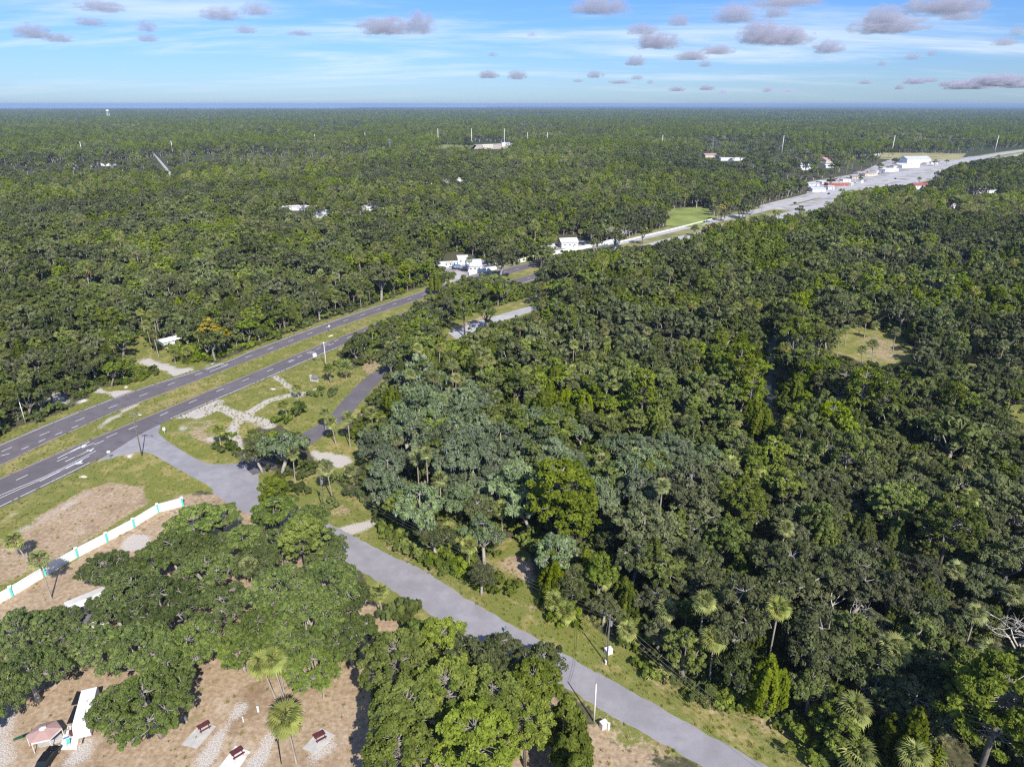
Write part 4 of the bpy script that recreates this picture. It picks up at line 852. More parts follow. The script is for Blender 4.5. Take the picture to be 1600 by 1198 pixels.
MARKS = [((1300, 985), 'the bleached bare tree'), ((1577, 1050), 'the white-limbed dead tree'), ((1107, 1072), 'the tall lone palm'), ((948, 1037), 'the dark wooden pole'), ((895, 850), 'the huge bright pine'), ((840, 930), 'the pointed tip of the lot'), ((1485, 880), 'the bare-trunked yellow-green pine'),
         ((1398, 840), 'the pine past the creek'), ((1160, 830), 'the domed bright pine'), ((1368, 550), 'the palm clearing'), ((1520, 560), 'the small second clearing'), ((1210, 580), 'the creek gap'), ((1340, 745), 'the dead white branches'), ((950, 640), 'the pale-trunked palm'), ((967, 690), 'the sandy gap'),
         ((875, 445), 'the big round roadside tree'), ((790, 490), 'the access road'), ((615, 548), 'the bare grey tree'), ((634, 708), 'the tall palm on the lot'), ((520, 720), 'the sandy pull-off'), ((730, 866), 'the big grey-green palm'), ((660, 820), 'the pale moss-hung oak'), ((271, 538), 'the white mobile home'), ((150, 600), 'the pale driveway'),
         ((40, 661), 'the thin white pole'), ((382, 536), 'the pole above the bend'), ((340, 540), 'the yellow-green thicket'), ((524, 490), 'the thin verge palm'), ((720, 420), 'the blue canopies'), ((890, 385), 'the fenced yard'), ((1345, 1165), 'the pale palm'), ((1565, 1150), 'the large low pine'), ((1600, 650), 'the grassy edge'), ((1080, 345), 'the meadow'), ((1404, 405), 'the blue and white house'), ((1255, 570), 'the tall creekside tree'), ((1030, 400), 'the highway bridge'), ((350, 478), 'the double palm'), ((100, 460), 'the bright yellow-green tree')]
MG = [(G(*p), t) for p, t in MARKS]
def describe(adj, x, y, sc):
    best = min(MG, key=lambda m: (m[0].x - x) ** 2 + (m[0].y - y) ** 2); dx, dy = x - best[0].x, y - best[0].y; dist = math.hypot(dx, dy)
    rel = ('beyond ' if dy > abs(dx) else 'in front of ' if dy < -abs(dx) else 'beside ')
    how = 'close ' if dist < 9 else '' if dist < 20 else 'some way ' if dist < 38 else 'well ' if dist < 65 else 'far '
    if rel == 'beside ' and how not in ('', 'close '): rel = 'off from '
    size = 'small ' if sc < .78 else 'broad ' if sc > 1.15 else 'mid-sized '
    return size + adj + ' ' + how + rel + best[1]
ADJ = {'oak': 'dark grey-green live oak', 'mossy': 'pale moss-hung oak', 'broad': 'bright green leafy tree', 'cedar': 'upright feathery dark green cedar', 'pine': 'tufted yellow-green pine', 'PALM': 'fan-leaved cabbage palm'}
used = {'oak tree': N_HAND.get('oak tree', 0), 'pine tree': N_HAND.get('pine tree', 0), 'cedar tree': N_HAND.get('cedar tree', 0), 'broadleaf tree': N_HAND.get('broadleaf tree', 0), 'palm tree': len(PALMS)}
GRP = {}
mass = []             # (kind, x, y, scale, rz)
for (d, k, x, y, sc, rz, var, zi) in scat:
    cat = 'palm tree' if k == 'PALM' else CATS[k][1]
    u, v = proj(x, y, 8)
    inview = -10 < u < 1610 and v < 1230
    if used[cat] < 292 and inview:
        used[cat] += 1; lab = describe(ADJ[k], x, y, sc); grp = GRP.setdefault(lab, ADJ[k] + 's ' + ZN[zi][0])
        if k == 'PALM': palm('palm_tree', lab, grp, (x, y), 8.0 * sc + 2.5, 1.1 * (.9 + .3 * (var % 7) / 7), d < 175, var, rz)
        else: tree(k, CATS[k][0], lab, cat, grp, (x, y), sc, sc * (.9 + .02 * (var % 11)), rz, var)
    else: mass.append((k, x, y, sc, rz))
print('near trees', len(scat), used, 'mass', len(mass))
# farther woodland: spacing and tree size grow slowly with distance
def far_band(y0, y1, step, scmin, scmax):
    P = grid_pts(y0, y1, step); n = len(P); R = rng.uniform(0, 1, (n, 4))
    if y0 < 2200:
        sz_ = scmin + (scmax - scmin) * R[:, 2]; k_, u_, v_ = allowed(P[:, 0], P[:, 1], 12.3 * sz_, 4.6 * sz_)
    else: k_ = np.ones(n, bool)
    for i in np.nonzero(k_)[0]:
        x, y = P[i]; a = mnoise.noise(Vector((x * .004, y * .004, 1.3))); r = R[i, 0] - a * .9
        if y > 900 and mnoise.noise(Vector((x * .0022 + 7, y * .0011, 4.4))) > .33 and R[i, 1] < .8: continue
        kind = 'oak' if r < .55 else ('broad' if r < .80 else ('pine' if r < .93 else 'PALM'))
        if y > 1500 and a > 0.05 and R[i, 0] < .7: kind = 'pine'
        mass.append((kind, x, y, scmin + (scmax - scmin) * R[i, 2], R[i, 3] * 6.28))
far_band(620, 1100, 7.9, .70, 1.55)
far_band(1100, 1900, 11.0, .80, 1.95)
far_band(1900, 3400, 17.0, .95, 2.2)
far_band(3400, 6500, 30.0, 1.5, 2.1)
far_band(6500, 13500, 60.0, 1.8, 2.6)
print('mass', len(mass))
# low-cost single-mesh trees for the mass
KIDX = ['oak', 'broad', 'pine', 'PALM', 'cedar', 'mossy']
protos = bpy.data.collections.new('woodland_sources')
SRC = []
def proto(name, me): o = bpy.data.objects.new(name, me); protos.objects.link(o); return o
def low_mesh(cr, tr, lmats, bark):
    for f_i in range(len(tr.f)): pass
    return cr.mesh('canopy', lmats + [bark], tr)
PR = {}
order = []
def addp(kind, me):
    nm = 'tree_%s' % kind.lower(); o = proto('canopy_%03d' % len(order), me); PR.setdefault(kind, []).append(len(order)); order.append(o)
for i in range(5): c_, t_, w_ = gen_oak(1100 + i, R=4.9, H=11.5, lobes=8, clumps=7, leaves=20, ls=0.42, moss=0.12, twig=0); addp('oak', low_mesh(c_, t_, [L_oak, L_mossm], M_bark))
for i in range(4): c_, t_, w_ = gen_oak(1200 + i, R=4.2, H=11.5, lobes=7, clumps=7, leaves=20, ls=0.40, moss=0.03, twig=0, flat=.8); addp('broad', low_mesh(c_, t_, [L_broad, L_mossm], M_bark_dk))
for i in range(3): c_, t_, w_ = gen_pine(1300 + i, R=3.4, H=14, clumps=34, needles=16, ls=0.5); addp('pine', low_mesh(c_, t_, [L_pine, L_pine], M_bark_dk))
for i in range(2): c_, t_, w_ = gen_cedar(1400 + i, ridges=18, per=6, leaves=12, ls=.34); addp('cedar', low_mesh(c_, t_, [L_cedar, L_cedar], M_bark_dk))
for i in range(2): c_, t_, w_ = gen_oak(1500 + i, R=5.0, H=12, lobes=8, clumps=8, leaves=24, ls=0.36, moss=0.3, twig=0); addp('mossy', low_mesh(c_, t_, [L_moss_oak, L_moss_b], M_bark))
for i in range(2):
    V, Fp, mi, t = gen_palm_crown(1600 + i, n=24, nf=7, dry=3); V = V * 1.25; V[:, 2] += 9.5
    s = MB(); s.tube([(0, 0, -.3), (0.1, 0, 5), (0, 0, 9.6)], [.22, .17, .17], 5, cap=False)
    ev = np.array(s.v); ef = np.array(s.f) + len(V)
    addp('PALM', np_mesh('canopy', np.concatenate([V, ev]), np.concatenate([Fp, ef]), [L_palm, L_frond_dry, M_palmbark], list(mi) + [2] * len(ef), list(t) + [.5] * len(ef)))
N_TREE_PROTO = len(order)
# undergrowth bushes
for i in range(4):
    rg = np.random.default_rng(1700 + i); cr = Crown()
    for k in range(9):
        c = np.array([*(rg.normal(size=2) * 1.3), rg.uniform(.5, 1.6)]); d = dome_dirs(24, rg, .3, -.3)
        cr.add(cards(c + d * rg.uniform(.5, 1.0) * rg.uniform(.6, 1, (24, 1)), d + rg.normal(size=d.shape) * .4, .26, .22, rg), 0, rg.uniform(.1, .9) + rg.uniform(-.2, .2, 24))
    addp('bush', cr.mesh('canopy', [L_shrub if i % 2 else L_broad, L_shrub]))
for i in range(2):        # saw palmetto
    V = []; t = []; rg = np.random.default_rng(1750 + i)
    for k in range(16):
        g = frond_geo(rg, .75, .75, 7); vv = np.array(xform(g.v, rg.uniform(0, 6.28), rg.uniform(.2, 1.2), 0)) + np.array([*(rg.normal(size=2) * .7), .15]); V.append(vv); t += [rg.uniform(.1, .8)] * len(g.f)
    V = np.concatenate(V); n_ = len(V) // 4; addp('palmetto', np_mesh('canopy', V, np.arange(n_ * 4).reshape(n_, 4), [L_palm], None, t))
for i in range(2):        # grass tussock
    rg = np.random.default_rng(1780 + i); n_ = 26; base = np.stack([rg.normal(size=n_) * .22, rg.normal(size=n_) * .22, np.zeros(n_)], -1); a = rg.uniform(0, 6.28, n_); sd_ = np.stack([np.cos(a), np.sin(a), a * 0], -1) * .05
    tip = base + np.stack([rg.normal(size=n_) * .18, rg.normal(size=n_) * .18, rg.uniform(.25, .6, n_)], -1)
    cr = Crown(); cr.add(np.stack([base - sd_, base + sd_, tip + sd_ * .2, tip - sd_ * .2], 1), 0, rg.uniform(0, 1, n_))
    M_tuft = leafmat('dry_grass' if i else 'green_grass', *(((.26, .23, .07), (.46, .40, .16), (.36, .32, .10)) if i else ((.14, .18, .035), (.27, .31, .07), (.24, .24, .06))))
    addp('tuft', cr.mesh('canopy', [M_tuft]))

def instances(name, pts, kind_label):
    """points -> one object of instances of the source meshes"""
    me = bpy.data.meshes.new(name); n = len(pts); A = np.array([(p[0], p[1], 0) for p in pts], np.float32)
    me.vertices.add(n); me.vertices.foreach_set('co', A.ravel())
    for nm, idx, ty in (('src', 2, 'INT'), ('turn', 3, 'FLOAT'), ('size', 4, 'FLOAT')):
        at = me.attributes.new(nm, ty, 'POINT'); at.data.foreach_set('value', np.array([p[idx] for p in pts], np.int32 if ty == 'INT' else np.float32))
    o = link(name, me); ng = bpy.data.node_groups.new(name, 'GeometryNodeTree')
    ng.interface.new_socket('Geometry', in_out='INPUT', socket_type='NodeSocketGeometry'); ng.interface.new_socket('Geometry', in_out='OUTPUT', socket_type='NodeSocketGeometry')
    nn, ll = ng.nodes, ng.links
    gi, go = nn.new('NodeGroupInput'), nn.new('NodeGroupOutput'); io = nn.new('GeometryNodeInstanceOnPoints'); ci = nn.new('GeometryNodeCollectionInfo')
    ci.inputs['Collection'].default_value = protos; ci.inputs['Separate Children'].default_value = True; ci.inputs['Reset Children'].default_value = True
    def attr(nm, ty):
        a = nn.new('GeometryNodeInputNamedAttribute'); a.data_type = ty; a.inputs['Name'].default_value = nm; return a.outputs['Attribute']
    cx = nn.new('ShaderNodeCombineXYZ'); ll.new(attr('turn', 'FLOAT'), cx.inputs[2])
    er = nn.new('FunctionNodeEulerToRotation'); ll.new(cx.outputs[0], er.inputs[0])
    ll.new(gi.outputs[0], io.inputs['Points']); ll.new(ci.outputs[0], io.inputs['Instance']); io.inputs['Pick Instance'].default_value = True
    ll.new(attr('src', 'INT'), io.inputs['Instance Index']); ll.new(er.outputs[0], io.inputs['Rotation']); ll.new(attr('size', 'FLOAT'), io.inputs['Scale']); ll.new(io.outputs[0], go.inputs[0])
    md = o.modifiers.new('scatter', 'NODES'); md.node_group = ng
    tag(o, kind_label, None, None, 'stuff'); return o
mp_ = []
for k, x, y, sc, rz in mass:
    L = PR[k]; mp_.append((x, y, L[int(rz * 997) % len(L)], rz, sc))
instances('forest', mp_, 'far woodland canopy reaching to the horizon')
# undergrowth beneath and between the near trees
P2 = grid_pts(75, 520, 4.2); n = len(P2); R2 = rng.uniform(0, 1, (n, 3))
k2, u2, v2 = allowed(P2[:, 0], P2[:, 1], np.full(n, 1.6), np.full(n, 1.0))
ug = []
for i in np.nonzero(k2)[0]:
    kk = 'palmetto' if R2[i, 0] < .22 else 'bush'; L = PR[kk]; ug.append((P2[i, 0], P2[i, 1], L[int(R2[i, 1] * 997) % len(L)], R2[i, 1] * 6.28, .7 + R2[i, 2]))
instances('undergrowth', ug, 'low bushes and saw palmetto under the trees')
# palmetto thickets along the lane and highway edges
th_ = []
for poly, dens in (([(590, 815), (612, 812), (650, 840), (700, 872), (760, 915), (752, 925), (700, 898), (640, 862), (600, 842)], .45), ([(840, 940), (880, 960), (900, 980), (880, 985), (850, 955)], .3), ([(1010, 1040), (1060, 1070), (1160, 1085), (1220, 1130), (1180, 1115), (1100, 1105), (1020, 1060)], .5),
                   ([(150, 600), (200, 600), (240, 590), (225, 575), (205, 570), (190, 585)], .35), ([(330, 560), (420, 528), (520, 490), (680, 435), (700, 440), (640, 450), (500, 498), (400, 538)], .2), ([(112, 622), (140, 600), (150, 610), (125, 625)], .4), ([(270, 560), (300, 545), (330, 555), (300, 570)], .4)):
    g = [G(*p) for p in poly]; x0, x1 = min(p.x for p in g), max(p.x for p in g); y0, y1 = min(p.y for p in g), max(p.y for p in g)
    gp = [(p.x, p.y) for p in g]; m = int((x1 - x0) * (y1 - y0) * dens); X = rng.uniform(x0, x1, m); Y = rng.uniform(y0, y1, m); keep = inpoly(X, Y, gp)
    for x, y in zip(X[keep], Y[keep]):
        kk = 'palmetto' if rng.uniform() < .6 else 'bush'; L = PR[kk]; th_.append((x, y, L[int(rng.integers(len(L)))], rng.uniform(0, 6.28), rng.uniform(.5, 1.05)))
instances('undergrowth_thicket', th_, 'saw palmetto thickets along the verges')
for i, (u, v, sc, lab) in enumerate([(491, 618, 1.0, 'small round bush on the mown grass below the stone sign'), (518, 617, 1.15, 'brighter round bush beside the small one on the grass'), (504, 608, .8, 'tiny bush between the stone sign and the round bushes'), (466, 646, 1.9, 'dark leafy bush on the grass next to the twin palms'), (444, 660, 1.3, 'bush at the foot of the verge palm'), (354, 704, 1.7, 'leafy bush under the palm in the triangle of grass'),
                                    (364, 682, .7, 'small bush beside the gravel track'), (468, 770, 1.6, 'spreading bush below the mossy oak palm'), (516, 792, 1.0, 'low bush at the foot of the pull-off pole'), (612, 962, 1.6, 'bright bush behind the lone lane palm'), (628, 972, 1.7, 'bush at the top of the tall pine clump'), (642, 965, 1.4, 'bush by the lane above the pine clump'), (420, 526, 1.2, 'bush at the highway wood edge'), (240, 590 - 6, 1.4, 'grey-green bush beside the pale drive')]):
    o = link('shrub', order[PR['bush'][i % 4]].data, None, loc=(*G(u, v)[:2], -.15), rot=(0, 0, i * 1.1), scale=(sc, sc, sc * 1.1)); tag(o, lab, 'shrub', 'bushes on the verges')
# rough grass tussocks on the verges
P3 = grid_pts(78, 330, 1.15, .5); d = P3[:, 1] * cP + CAM_H * sP; u3 = 800 + F * P3[:, 0] / d; v3 = 599 - F * (P3[:, 1] * sP - CAM_H * cP) / d
k3 = np.zeros(len(P3), bool)
for p in (V_HWY, V_FOSS, V_LOT, V_LOT2, B_CAMP): k3 |= inpoly(u3, v3, p)
ROADS = [E1[::1] + E2[::-1], E3 + E4[::-1], FN + FS[::-1], WN + WS[::-1], [(150, 722), (206, 683), (246, 660), (262, 688), (300, 712), (334, 723), (410, 715), (410, 762), (380, 800), (345, 778), (325, 760), (240, 712), (198, 710)]]
for p in ROADS + [z[0] for z in ZS]: k3 &= ~inpoly(u3, v3, p)
dry_ = np.zeros(len(P3), bool)
for z in ZT: dry_ |= inpoly(u3, v3, z[0])
k3 &= rng.uniform(size=len(P3)) < np.where(inpoly(u3, v3, B_CAMP), .10, np.where(dry_ & (u3 < 330), .15, .75))
tf = [(x, y, PR['tuft'][int(rng.uniform() < (.5 + .35 * mnoise.noise(Vector((x * .08, y * .08, 0)))))], rng.uniform(0, 6.28), rng.uniform(.35, .95)) for x, y in P3[k3]]
instances('grass', tf, 'rough grass tussocks on the verges'); print('tufts', len(tf), 'undergrowth', len(ug))

# ------------------------------------------------------------------ walls, poles, buildings, vehicles
M_white = simple('white_paint', (0.80, 0.80, 0.78), 0.6, 0.06, 0.6)
M_teal = simple('teal_paint', (0.10, 0.55, 0.48), 0.6, 0.08, 1.0)
M_conc = simple('pale_concrete', (0.50, 0.48, 0.45), 0.9, 0.12, 0.8, bump=0.2)
M_concw = simple('white_concrete', (0.70, 0.68, 0.64), 0.9, 0.1, 0.8)
M_wood = simple('weathered_wood', (0.17, 0.15, 0.13), 0.9, 0.2, 3.0)
M_metal = simple('grey_metal', (0.42, 0.43, 0.45), 0.45, 0.08, 1.0, 0.5)
M_metalroof = simple('metal_roof', (0.62, 0.64, 0.68), 0.4, 0.12, 0.3, 0.2)
M_black = simple('black_cloth', (0.015, 0.015, 0.018), 0.7, 0.2, 2.0)
M_rubber = simple('tyre_rubber', (0.02, 0.02, 0.02), 0.9, 0.1)
M_glass = simple('dark_glass', (0.02, 0.025, 0.03), 0.1, 0.1)
M_red = simple('brown_red_paint', (0.12, 0.035, 0.035), 0.6, 0.15, 2.0)
M_redroof = simple('red_roof', (0.36, 0.10, 0.08), 0.7, 0.15, 0.3)
M_pinkroof = simple('pinkish_canopy', (0.42, 0.27, 0.24), 0.8, 0.08, 1.0)
M_shingle = simple('grey_shingle', (0.17, 0.16, 0.17), 0.9, 0.25, 1.2)
M_cream = simple('cream_wall', (0.60, 0.54, 0.44), 0.8, 0.1, 0.5)
M_blue = simple('blue_canvas', (0.10, 0.17, 0.36), 0.7, 0.15, 1.0)
M_green = simple('green_plastic', (0.03, 0.12, 0.07), 0.5, 0.1)
M_stone = simple('sign_stone', (0.52, 0.48, 0.44), 0.9, 0.25, 3.0)
def wall_run(name, label, pts, h, mat, pil=None, capm=None, thick=0.25, group=None):
    e = empty(name, pts[0]); tag(e, label, 'wall', group); o0 = pts[0]
    for i in range(len(pts) - 1):
        a, b = pts[i] - o0, pts[i + 1] - o0; d = b - a; L = d.length; rz = math.atan2(d.y, d.x); c = (a + b) / 2
        s = MB(); s.box((c.x, c.y, h / 2), (L - (.5 if pil else .02), thick, h), 0, rz); s.build('panel', mat, e)
        s = MB(); s.box((c.x, c.y, h + .06), (L - (.5 if pil else .02), thick + .14, .12), 0, rz); s.build('coping', mat, e)
    if pil:
        for p in pts:
            a = p - o0; s = MB(); s.box((a.x, a.y, (h + .25) / 2), (.5, .5, h + .25), 0, rz); q = s.build('pillar', pil, e)
            s = MB(); s.box((a.x, a.y, h + .33), (.72, .72, .16), 0, rz); s.build('pillar_cap', capm, q)
    return e
wp = [G(*p) for p in [(-40, 965), (19.7, 931), (72, 899), (121.6, 870), (168, 846), (210, 823.5), (247.6, 800), (286, 790)]]
wall_run('boundary_wall', 'long white wall with teal pillars between dry field and campground', wp, 2.3, M_white, M_teal, M_white)
wall_run('boundary_wall', 'short white wall beside the pale metal roof at the highway', [G(*p) for p in [(733, 430), (750, 426), (776, 421)]], 2.4, M_white)
wall_run('boundary_wall', 'very long low white wall following the highway curve', [G(*p) for p in [(803, 413.5), (830, 406), (862, 399), (890, 393), (922, 387), (945, 382), (966, 376)]], 2.6, M_white)

def pole(name, label, cat, base, topv, r=0.16, mat=M_wood, arms=1, arm_dir=0.6, lamp=False, tr=False, group=None, topu=None):
    B = G(*base); h = height_for(B, topv); e = empty(name, B); tag(e, label, cat, group)
    s = MB(); s.tube([(0, 0, -.3), (0, 0, h * .5), (0, 0, h)], [r, r * .85, r * .65], 8); s.build('shaft', mat, e, True)
    ax, ay = math.cos(arm_dir), math.sin(arm_dir)
    for k in range(arms):
        z = h - .5 - k * .9; L = 1.2
        s = MB(); s.box((0, 0, z), (2 * L, .12, .14), 0, arm_dir); c = s.build('crossarm', mat, e)
        for q in (-1, -.45, .45, 1):
            s = MB(); s.tube([(ax * L * q, ay * L * q, z + .07), (ax * L * q, ay * L * q, z + .32)], [.06, .04], 5); s.build('insulator', M_conc, c)
    if tr:
        s = MB(); s.tube([(.32, 0, h - 2.6), (.32, 0, h - 1.6)], .26, 8); s.build('transformer', M_metal, e)
    if lamp:
        s = MB(); s.tube([(0, 0, h - 1.0), (ax * -1.2, ay * -1.2, h - .4), (ax * -2.4, ay * -2.4, h - .3)], .05, 5); a = s.build('lamp_arm', M_metal, e)
        s = MB(); s.box((ax * -2.7, ay * -2.7, h - .32), (.9, .35, .18), 0, arm_dir); s.build('lamp_head', M_white, a)
    return B, h
pw = {}
pw['near'] = pole('utility_pole', 'white concrete utility pole on the mown grass below the lane', 'utility pole', (928, 1127), 1067.5, .17, M_concw, 0)
pw['mid'] = pole('utility_pole', 'dark wooden utility pole on the far verge of the lane', 'utility pole', (948, 1037), 960, .16, M_wood, 1, 2.4, tr=True)
pw['lot'] = pole('utility_pole', 'wooden utility pole at the sandy pull-off by the lot', 'utility pole', (507, 802), 742, .16, M_wood, 1, 2.4, tr=True)
pw['junc'] = pole('utility_pole', 'tall utility pole with lamp arm at the highway junction', 'utility pole', (222, 712), 645, .18, M_wood, 2, 2.9, lamp=True)
pw['sign'] = pole('utility_pole', 'pale utility pole beside the round dark tree and highway', 'utility pole', (510, 574), 534, .19, M_concw, 1, 0.5, tr=True)
pw['left'] = pole('utility_pole', 'thin pale utility pole at the woods on the far highway verge', 'utility pole', (40, 661), 617, .16, M_concw, 0)
pw['edge'] = pole('utility_pole', 'thin utility pole in the trees above the highway bend', 'utility pole', (382, 536), 506, .16, M_concw, 0)
pw['gate'] = pole('utility_pole', 'utility pole beside the sign tower at the fenced compound', 'utility pole', (762, 412), 392, .16, M_wood, 0)
def wires(label, a, b, n=3, gap=.8, sag=1.2, r=.025, dz=0.0, grp='overhead wires strung between utility poles'):
    A, B = Vector((a[0].x, a[0].y, a[1] - .2 - dz)), Vector((b[0].x, b[0].y, b[1] - .2 - dz)); d = (B - A).normalized(); nrm = Vector((-d.y, d.x, 0))
    e = empty('overhead_wires', (A.x, A.y, 0)); tag(e, label, 'power line', grp)
    for k in range(n):
        o = nrm * gap * (k - (n - 1) / 2); pts = []
        for i in range(9):
            t = i / 8; p = A.lerp(B, t) + o; p.z -= sag * 4 * t * (1 - t); pts.append(p - Vector((A.x, A.y, 0)))
        s = MB(); s.tube(pts, r, 3, cap=False); s.build('wire', M_wood, e)
wires('wires from the white concrete pole to the dark wooden pole', pw['near'], pw['mid'], 2, .4)
wires('wires along the lane verge towards the pull-off pole', pw['mid'], pw['lot'], 3, .9, 2.0)
wires('wires from the junction pole across the verge to the pull-off pole', pw['junc'], pw['lot'], 2, .7, 2.0)
wires('wires from the junction pole to the pole by the round dark tree', pw['junc'], pw['sign'], 3, .9, 2.0)
wires('wires from the wooden pole down the lane', pw['mid'], (G(1330, 1330), 9.0), 3, .9, 1.6)
def small_box(name, label, cat, u, v, d, mat, rz=.7, post=None, group=None, lid=None):
    B = G(u, v); e = empty(name, B, rz); tag(e, label, cat, group); z = 0
    if post: s = MB(); s.box((0, 0, post / 2), (.12, .12, post)); s.build('post', M_wood if mat is not M_white else M_concw, e); z = post
    s = MB(); s.box((0, 0, z + d[2] / 2), d); s.build('cabinet' if not post else 'box', mat, e)
    s = MB(); s.box((0, 0, z + d[2] + .03), (d[0] + .08, d[1] + .08, .06)); s.build('lid', lid or mat, e)
    return e
small_box('utility_cabinet', 'pale green-white transformer cabinet at the foot of the white pole', 'cabinet', 943, 1136, (1.2, .9, 1.3), M_concw, .5)
small_box('marker_post', 'stubby white post beside the transformer cabinet', 'post', 950.5, 1139, (.35, .35, 1.4), M_white, .5)
small_box('utility_cabinet', 'white cabinet behind the wooden pole on the verge', 'cabinet', 950.5, 1020, (1.4, 1.0, 1.2), M_white, .4)
small_box('marker_post', 'short white post at the foot of the wooden pole', 'post', 946.5, 1037, (.35, .35, .9), M_white, .4)
small_box('mail_box', 'white box on a post on the grass corner of the junction', 'box', 257.5, 676, (.8, .6, .9), M_white, .3, .9)
small_box('service_post', 'white service post left of the first picnic pad', 'service post', 291, 1127, (.3, .3, 1.2), M_white, .5)
small_box('service_post', 'white service post on the straw above the gravel strip', 'service post', 403.5, 1111, (.3, .3, 1.1), M_white, .5)
small_box('service_post', 'thin service post between the first two picnic pads', 'service post', 380.5, 1127, (.18, .18, 1.1), M_concw, .5)
small_box('marker_post', 'small white marker at the wood edge across the highway', 'post', 196.5, 558, (.6, .4, .8), M_white, .3, 1.6)
def board_sign(label, u, v, topv, w, h, mat, rz=0.2):
    B = G(u, v); H = height_for(B, topv); e = empty('road_sign', B, rz); tag(e, label, 'road sign', None)
    s = MB(); s.tube([(0, 0, -.2), (0, 0, H)], .06, 6); s.build('post', M_metal, e)
    s = MB(); s.box((0, -.08, H - h / 2), (w, .05, h)); s.build('sign_board', mat, e)
board_sign('white square sign on a post by the highway', 493, 566, 551.5, 1.5, 1.7, M_white)
board_sign('small pale sign at the right-turn lane', 172.5, 718, 704, .9, .7, M_white, .5)
board_sign('small sign in the median gap', 515, 518, 508, .8, .8, M_concw, .5)
board_sign('yellowish sign beside the far carriageway', 547, 482, 476, 1.0, 1.0, M_white, .5)
# stone entrance sign with a shingled slope
B = G(491, 596); e = empty('entrance_sign', B, -.35); tag(e, 'low stone entrance sign with grey shingle slope beside the round dark tree', 'entrance sign')
s = MB(); s.box((-1.3, 0, 1.3), (.8, .8, 2.6)); s.build('pillar', M_stone, e)
s = MB(); s.box((.5, 0, .8), (2.8, .5, 1.6)); s.build('sign_wall', M_stone, e)
s = MB(); s.poly([(-.85, -.7, 1.55), (2.0, -.7, 1.55), (2.0, .35, 2.5), (-.85, .35, 2.5)]); s.poly([(-.85, .35, 2.5), (2.0, .35, 2.5), (2.0, .5, 1.55), (-.85, .5, 1.55)]); s.poly([(-.85, -.7, 1.55), (-.85, .35, 2.5), (-.85, .5, 1.55)]); s.poly([(2.0, -.7, 1.55), (2.0, .5, 1.55), (2.0, .35, 2.5)]); s.build('roof', M_shingle, e)
# rocks and concrete scraps on the grass
M_rock = simple('pale_rock', (0.55, 0.50, 0.44), 0.9, 0.2, 2.0)
for i, (u, v, lab) in enumerate([(130, 745, 'pale broken slab on the field edge by the highway'), (131, 626, 'white culvert end on the far verge'), (197, 605, 'small white stone near the far driveway'), (426, 614 - 6, 'flat white slab in the grass between the gravel tracks'), (517, 525, 'small white culvert in the median'), (204, 712, 'heap of pale rubble at the junction corner')]):
    B = G(u, v); rg = np.random.default_rng(i); s = MB(); k = 8; w = 1.3
    lo = [(math.cos(2 * PI * j / k) * w * rg.uniform(.6, 1.2), math.sin(2 * PI * j / k) * w * .6 * rg.uniform(.6, 1.2), 0) for j in range(k)]; hi = [(x * .7, y * .7, rg.uniform(.2, .4)) for x, y, _ in lo]
    for j in range(k): s.quad(lo[j], lo[(j + 1) % k], hi[(j + 1) % k], hi[j])
    s.poly(hi); o = s.build('rock', M_rock, None, loc=B, rot=(0, 0, i)); tag(o, lab, 'rock')

def house(label, name, cat, u, v, w, d, h, rz, roofm, wallm, pitch=.35, flat=False, win=3, group=None):
    B = G(u, v); e = empty(name, B, rz); tag(e, label, cat, group)
    s = MB(); s.box((0, 0, h / 2), (w, d, h)); s.build('wall', wallm, e)
    s = MB(); ov = .5
    if flat: s.box((0, 0, h + .15), (w + .6, d + .6, .3))
    else:
        rh = d * .5 * pitch; z = h + .02; x, y = w / 2 + ov, d / 2 + ov
        s.quad((-x, -y, z - .1), (x, -y, z - .1), (x, 0, z + rh), (-x, 0, z + rh)); s.quad((x, y, z - .1), (-x, y, z - .1), (-x, 0, z + rh), (x, 0, z + rh))
        s.poly([(-x, -y, z - .1), (-x, 0, z + rh), (-x, y, z - .1)]); s.poly([(x, -y, z - .1), (x, y, z - .1), (x, 0, z + rh)]); s.quad((-x, -y, z - .12), (-x, y, z - .12), (x, y, z - .12), (x, -y, z - .12))
    s.build('roof', roofm, e)
    for k in range(win):
        t = (k + .5) / win - .5
        s = MB(); s.box((t * w * .9, -d / 2 - .02, h * .58), (1.3, .08, 1.1)); f = s.build('window', M_concw, e)
        s = MB(); s.box((t * w * .9, -d / 2 - .05, h * .58), (1.05, .08, .85)); s.build('pane', M_glass, f)
    s = MB(); s.box((w * .22, -d / 2 - .03, 1.05), (.95, .08, 2.1)); s.build('door', M_metal, e)
    return e
H = house
H('white mobile home with pale roof across the highway behind palms', 'mobile_home', 'mobile home', 271, 538, 11, 6, 3, .9, M_white, M_white, .25, win=3)
H('small white annex beside the mobile home across the highway', 'garden_shed', 'shed', 253, 524, 5, 4, 2.6, .3, M_concw, M_white, .2, win=1)
H('dark roofed trailer house under the campground oaks', 'trailer_house', 'mobile home', 112, 990, 13, 5.5, 3.2, .75, M_shingle, M_concw, .18, win=4)
H('pale roofed trailer mostly hidden under campground oaks by the wall', 'trailer_house', 'mobile home', 150, 950, 9, 4, 3.0, .75, M_concw, M_white, .15, win=3)
H('metal roofed building behind the short white wall', 'workshop', 'building', 740, 421, 9, 13, 3.6, .2, M_metalroof, M_white, .5, win=3)
H('two-storey white building behind the blue canopies', 'office_building', 'building', 723, 413, 7, 8, 5.2, .15, M_white, M_white, .2, True, 2)
H('long white mobile home by the compound entrance', 'mobile_home', 'mobile home', 700, 416, 12, 4, 3.0, .25, M_white, M_white, .12, win=4)
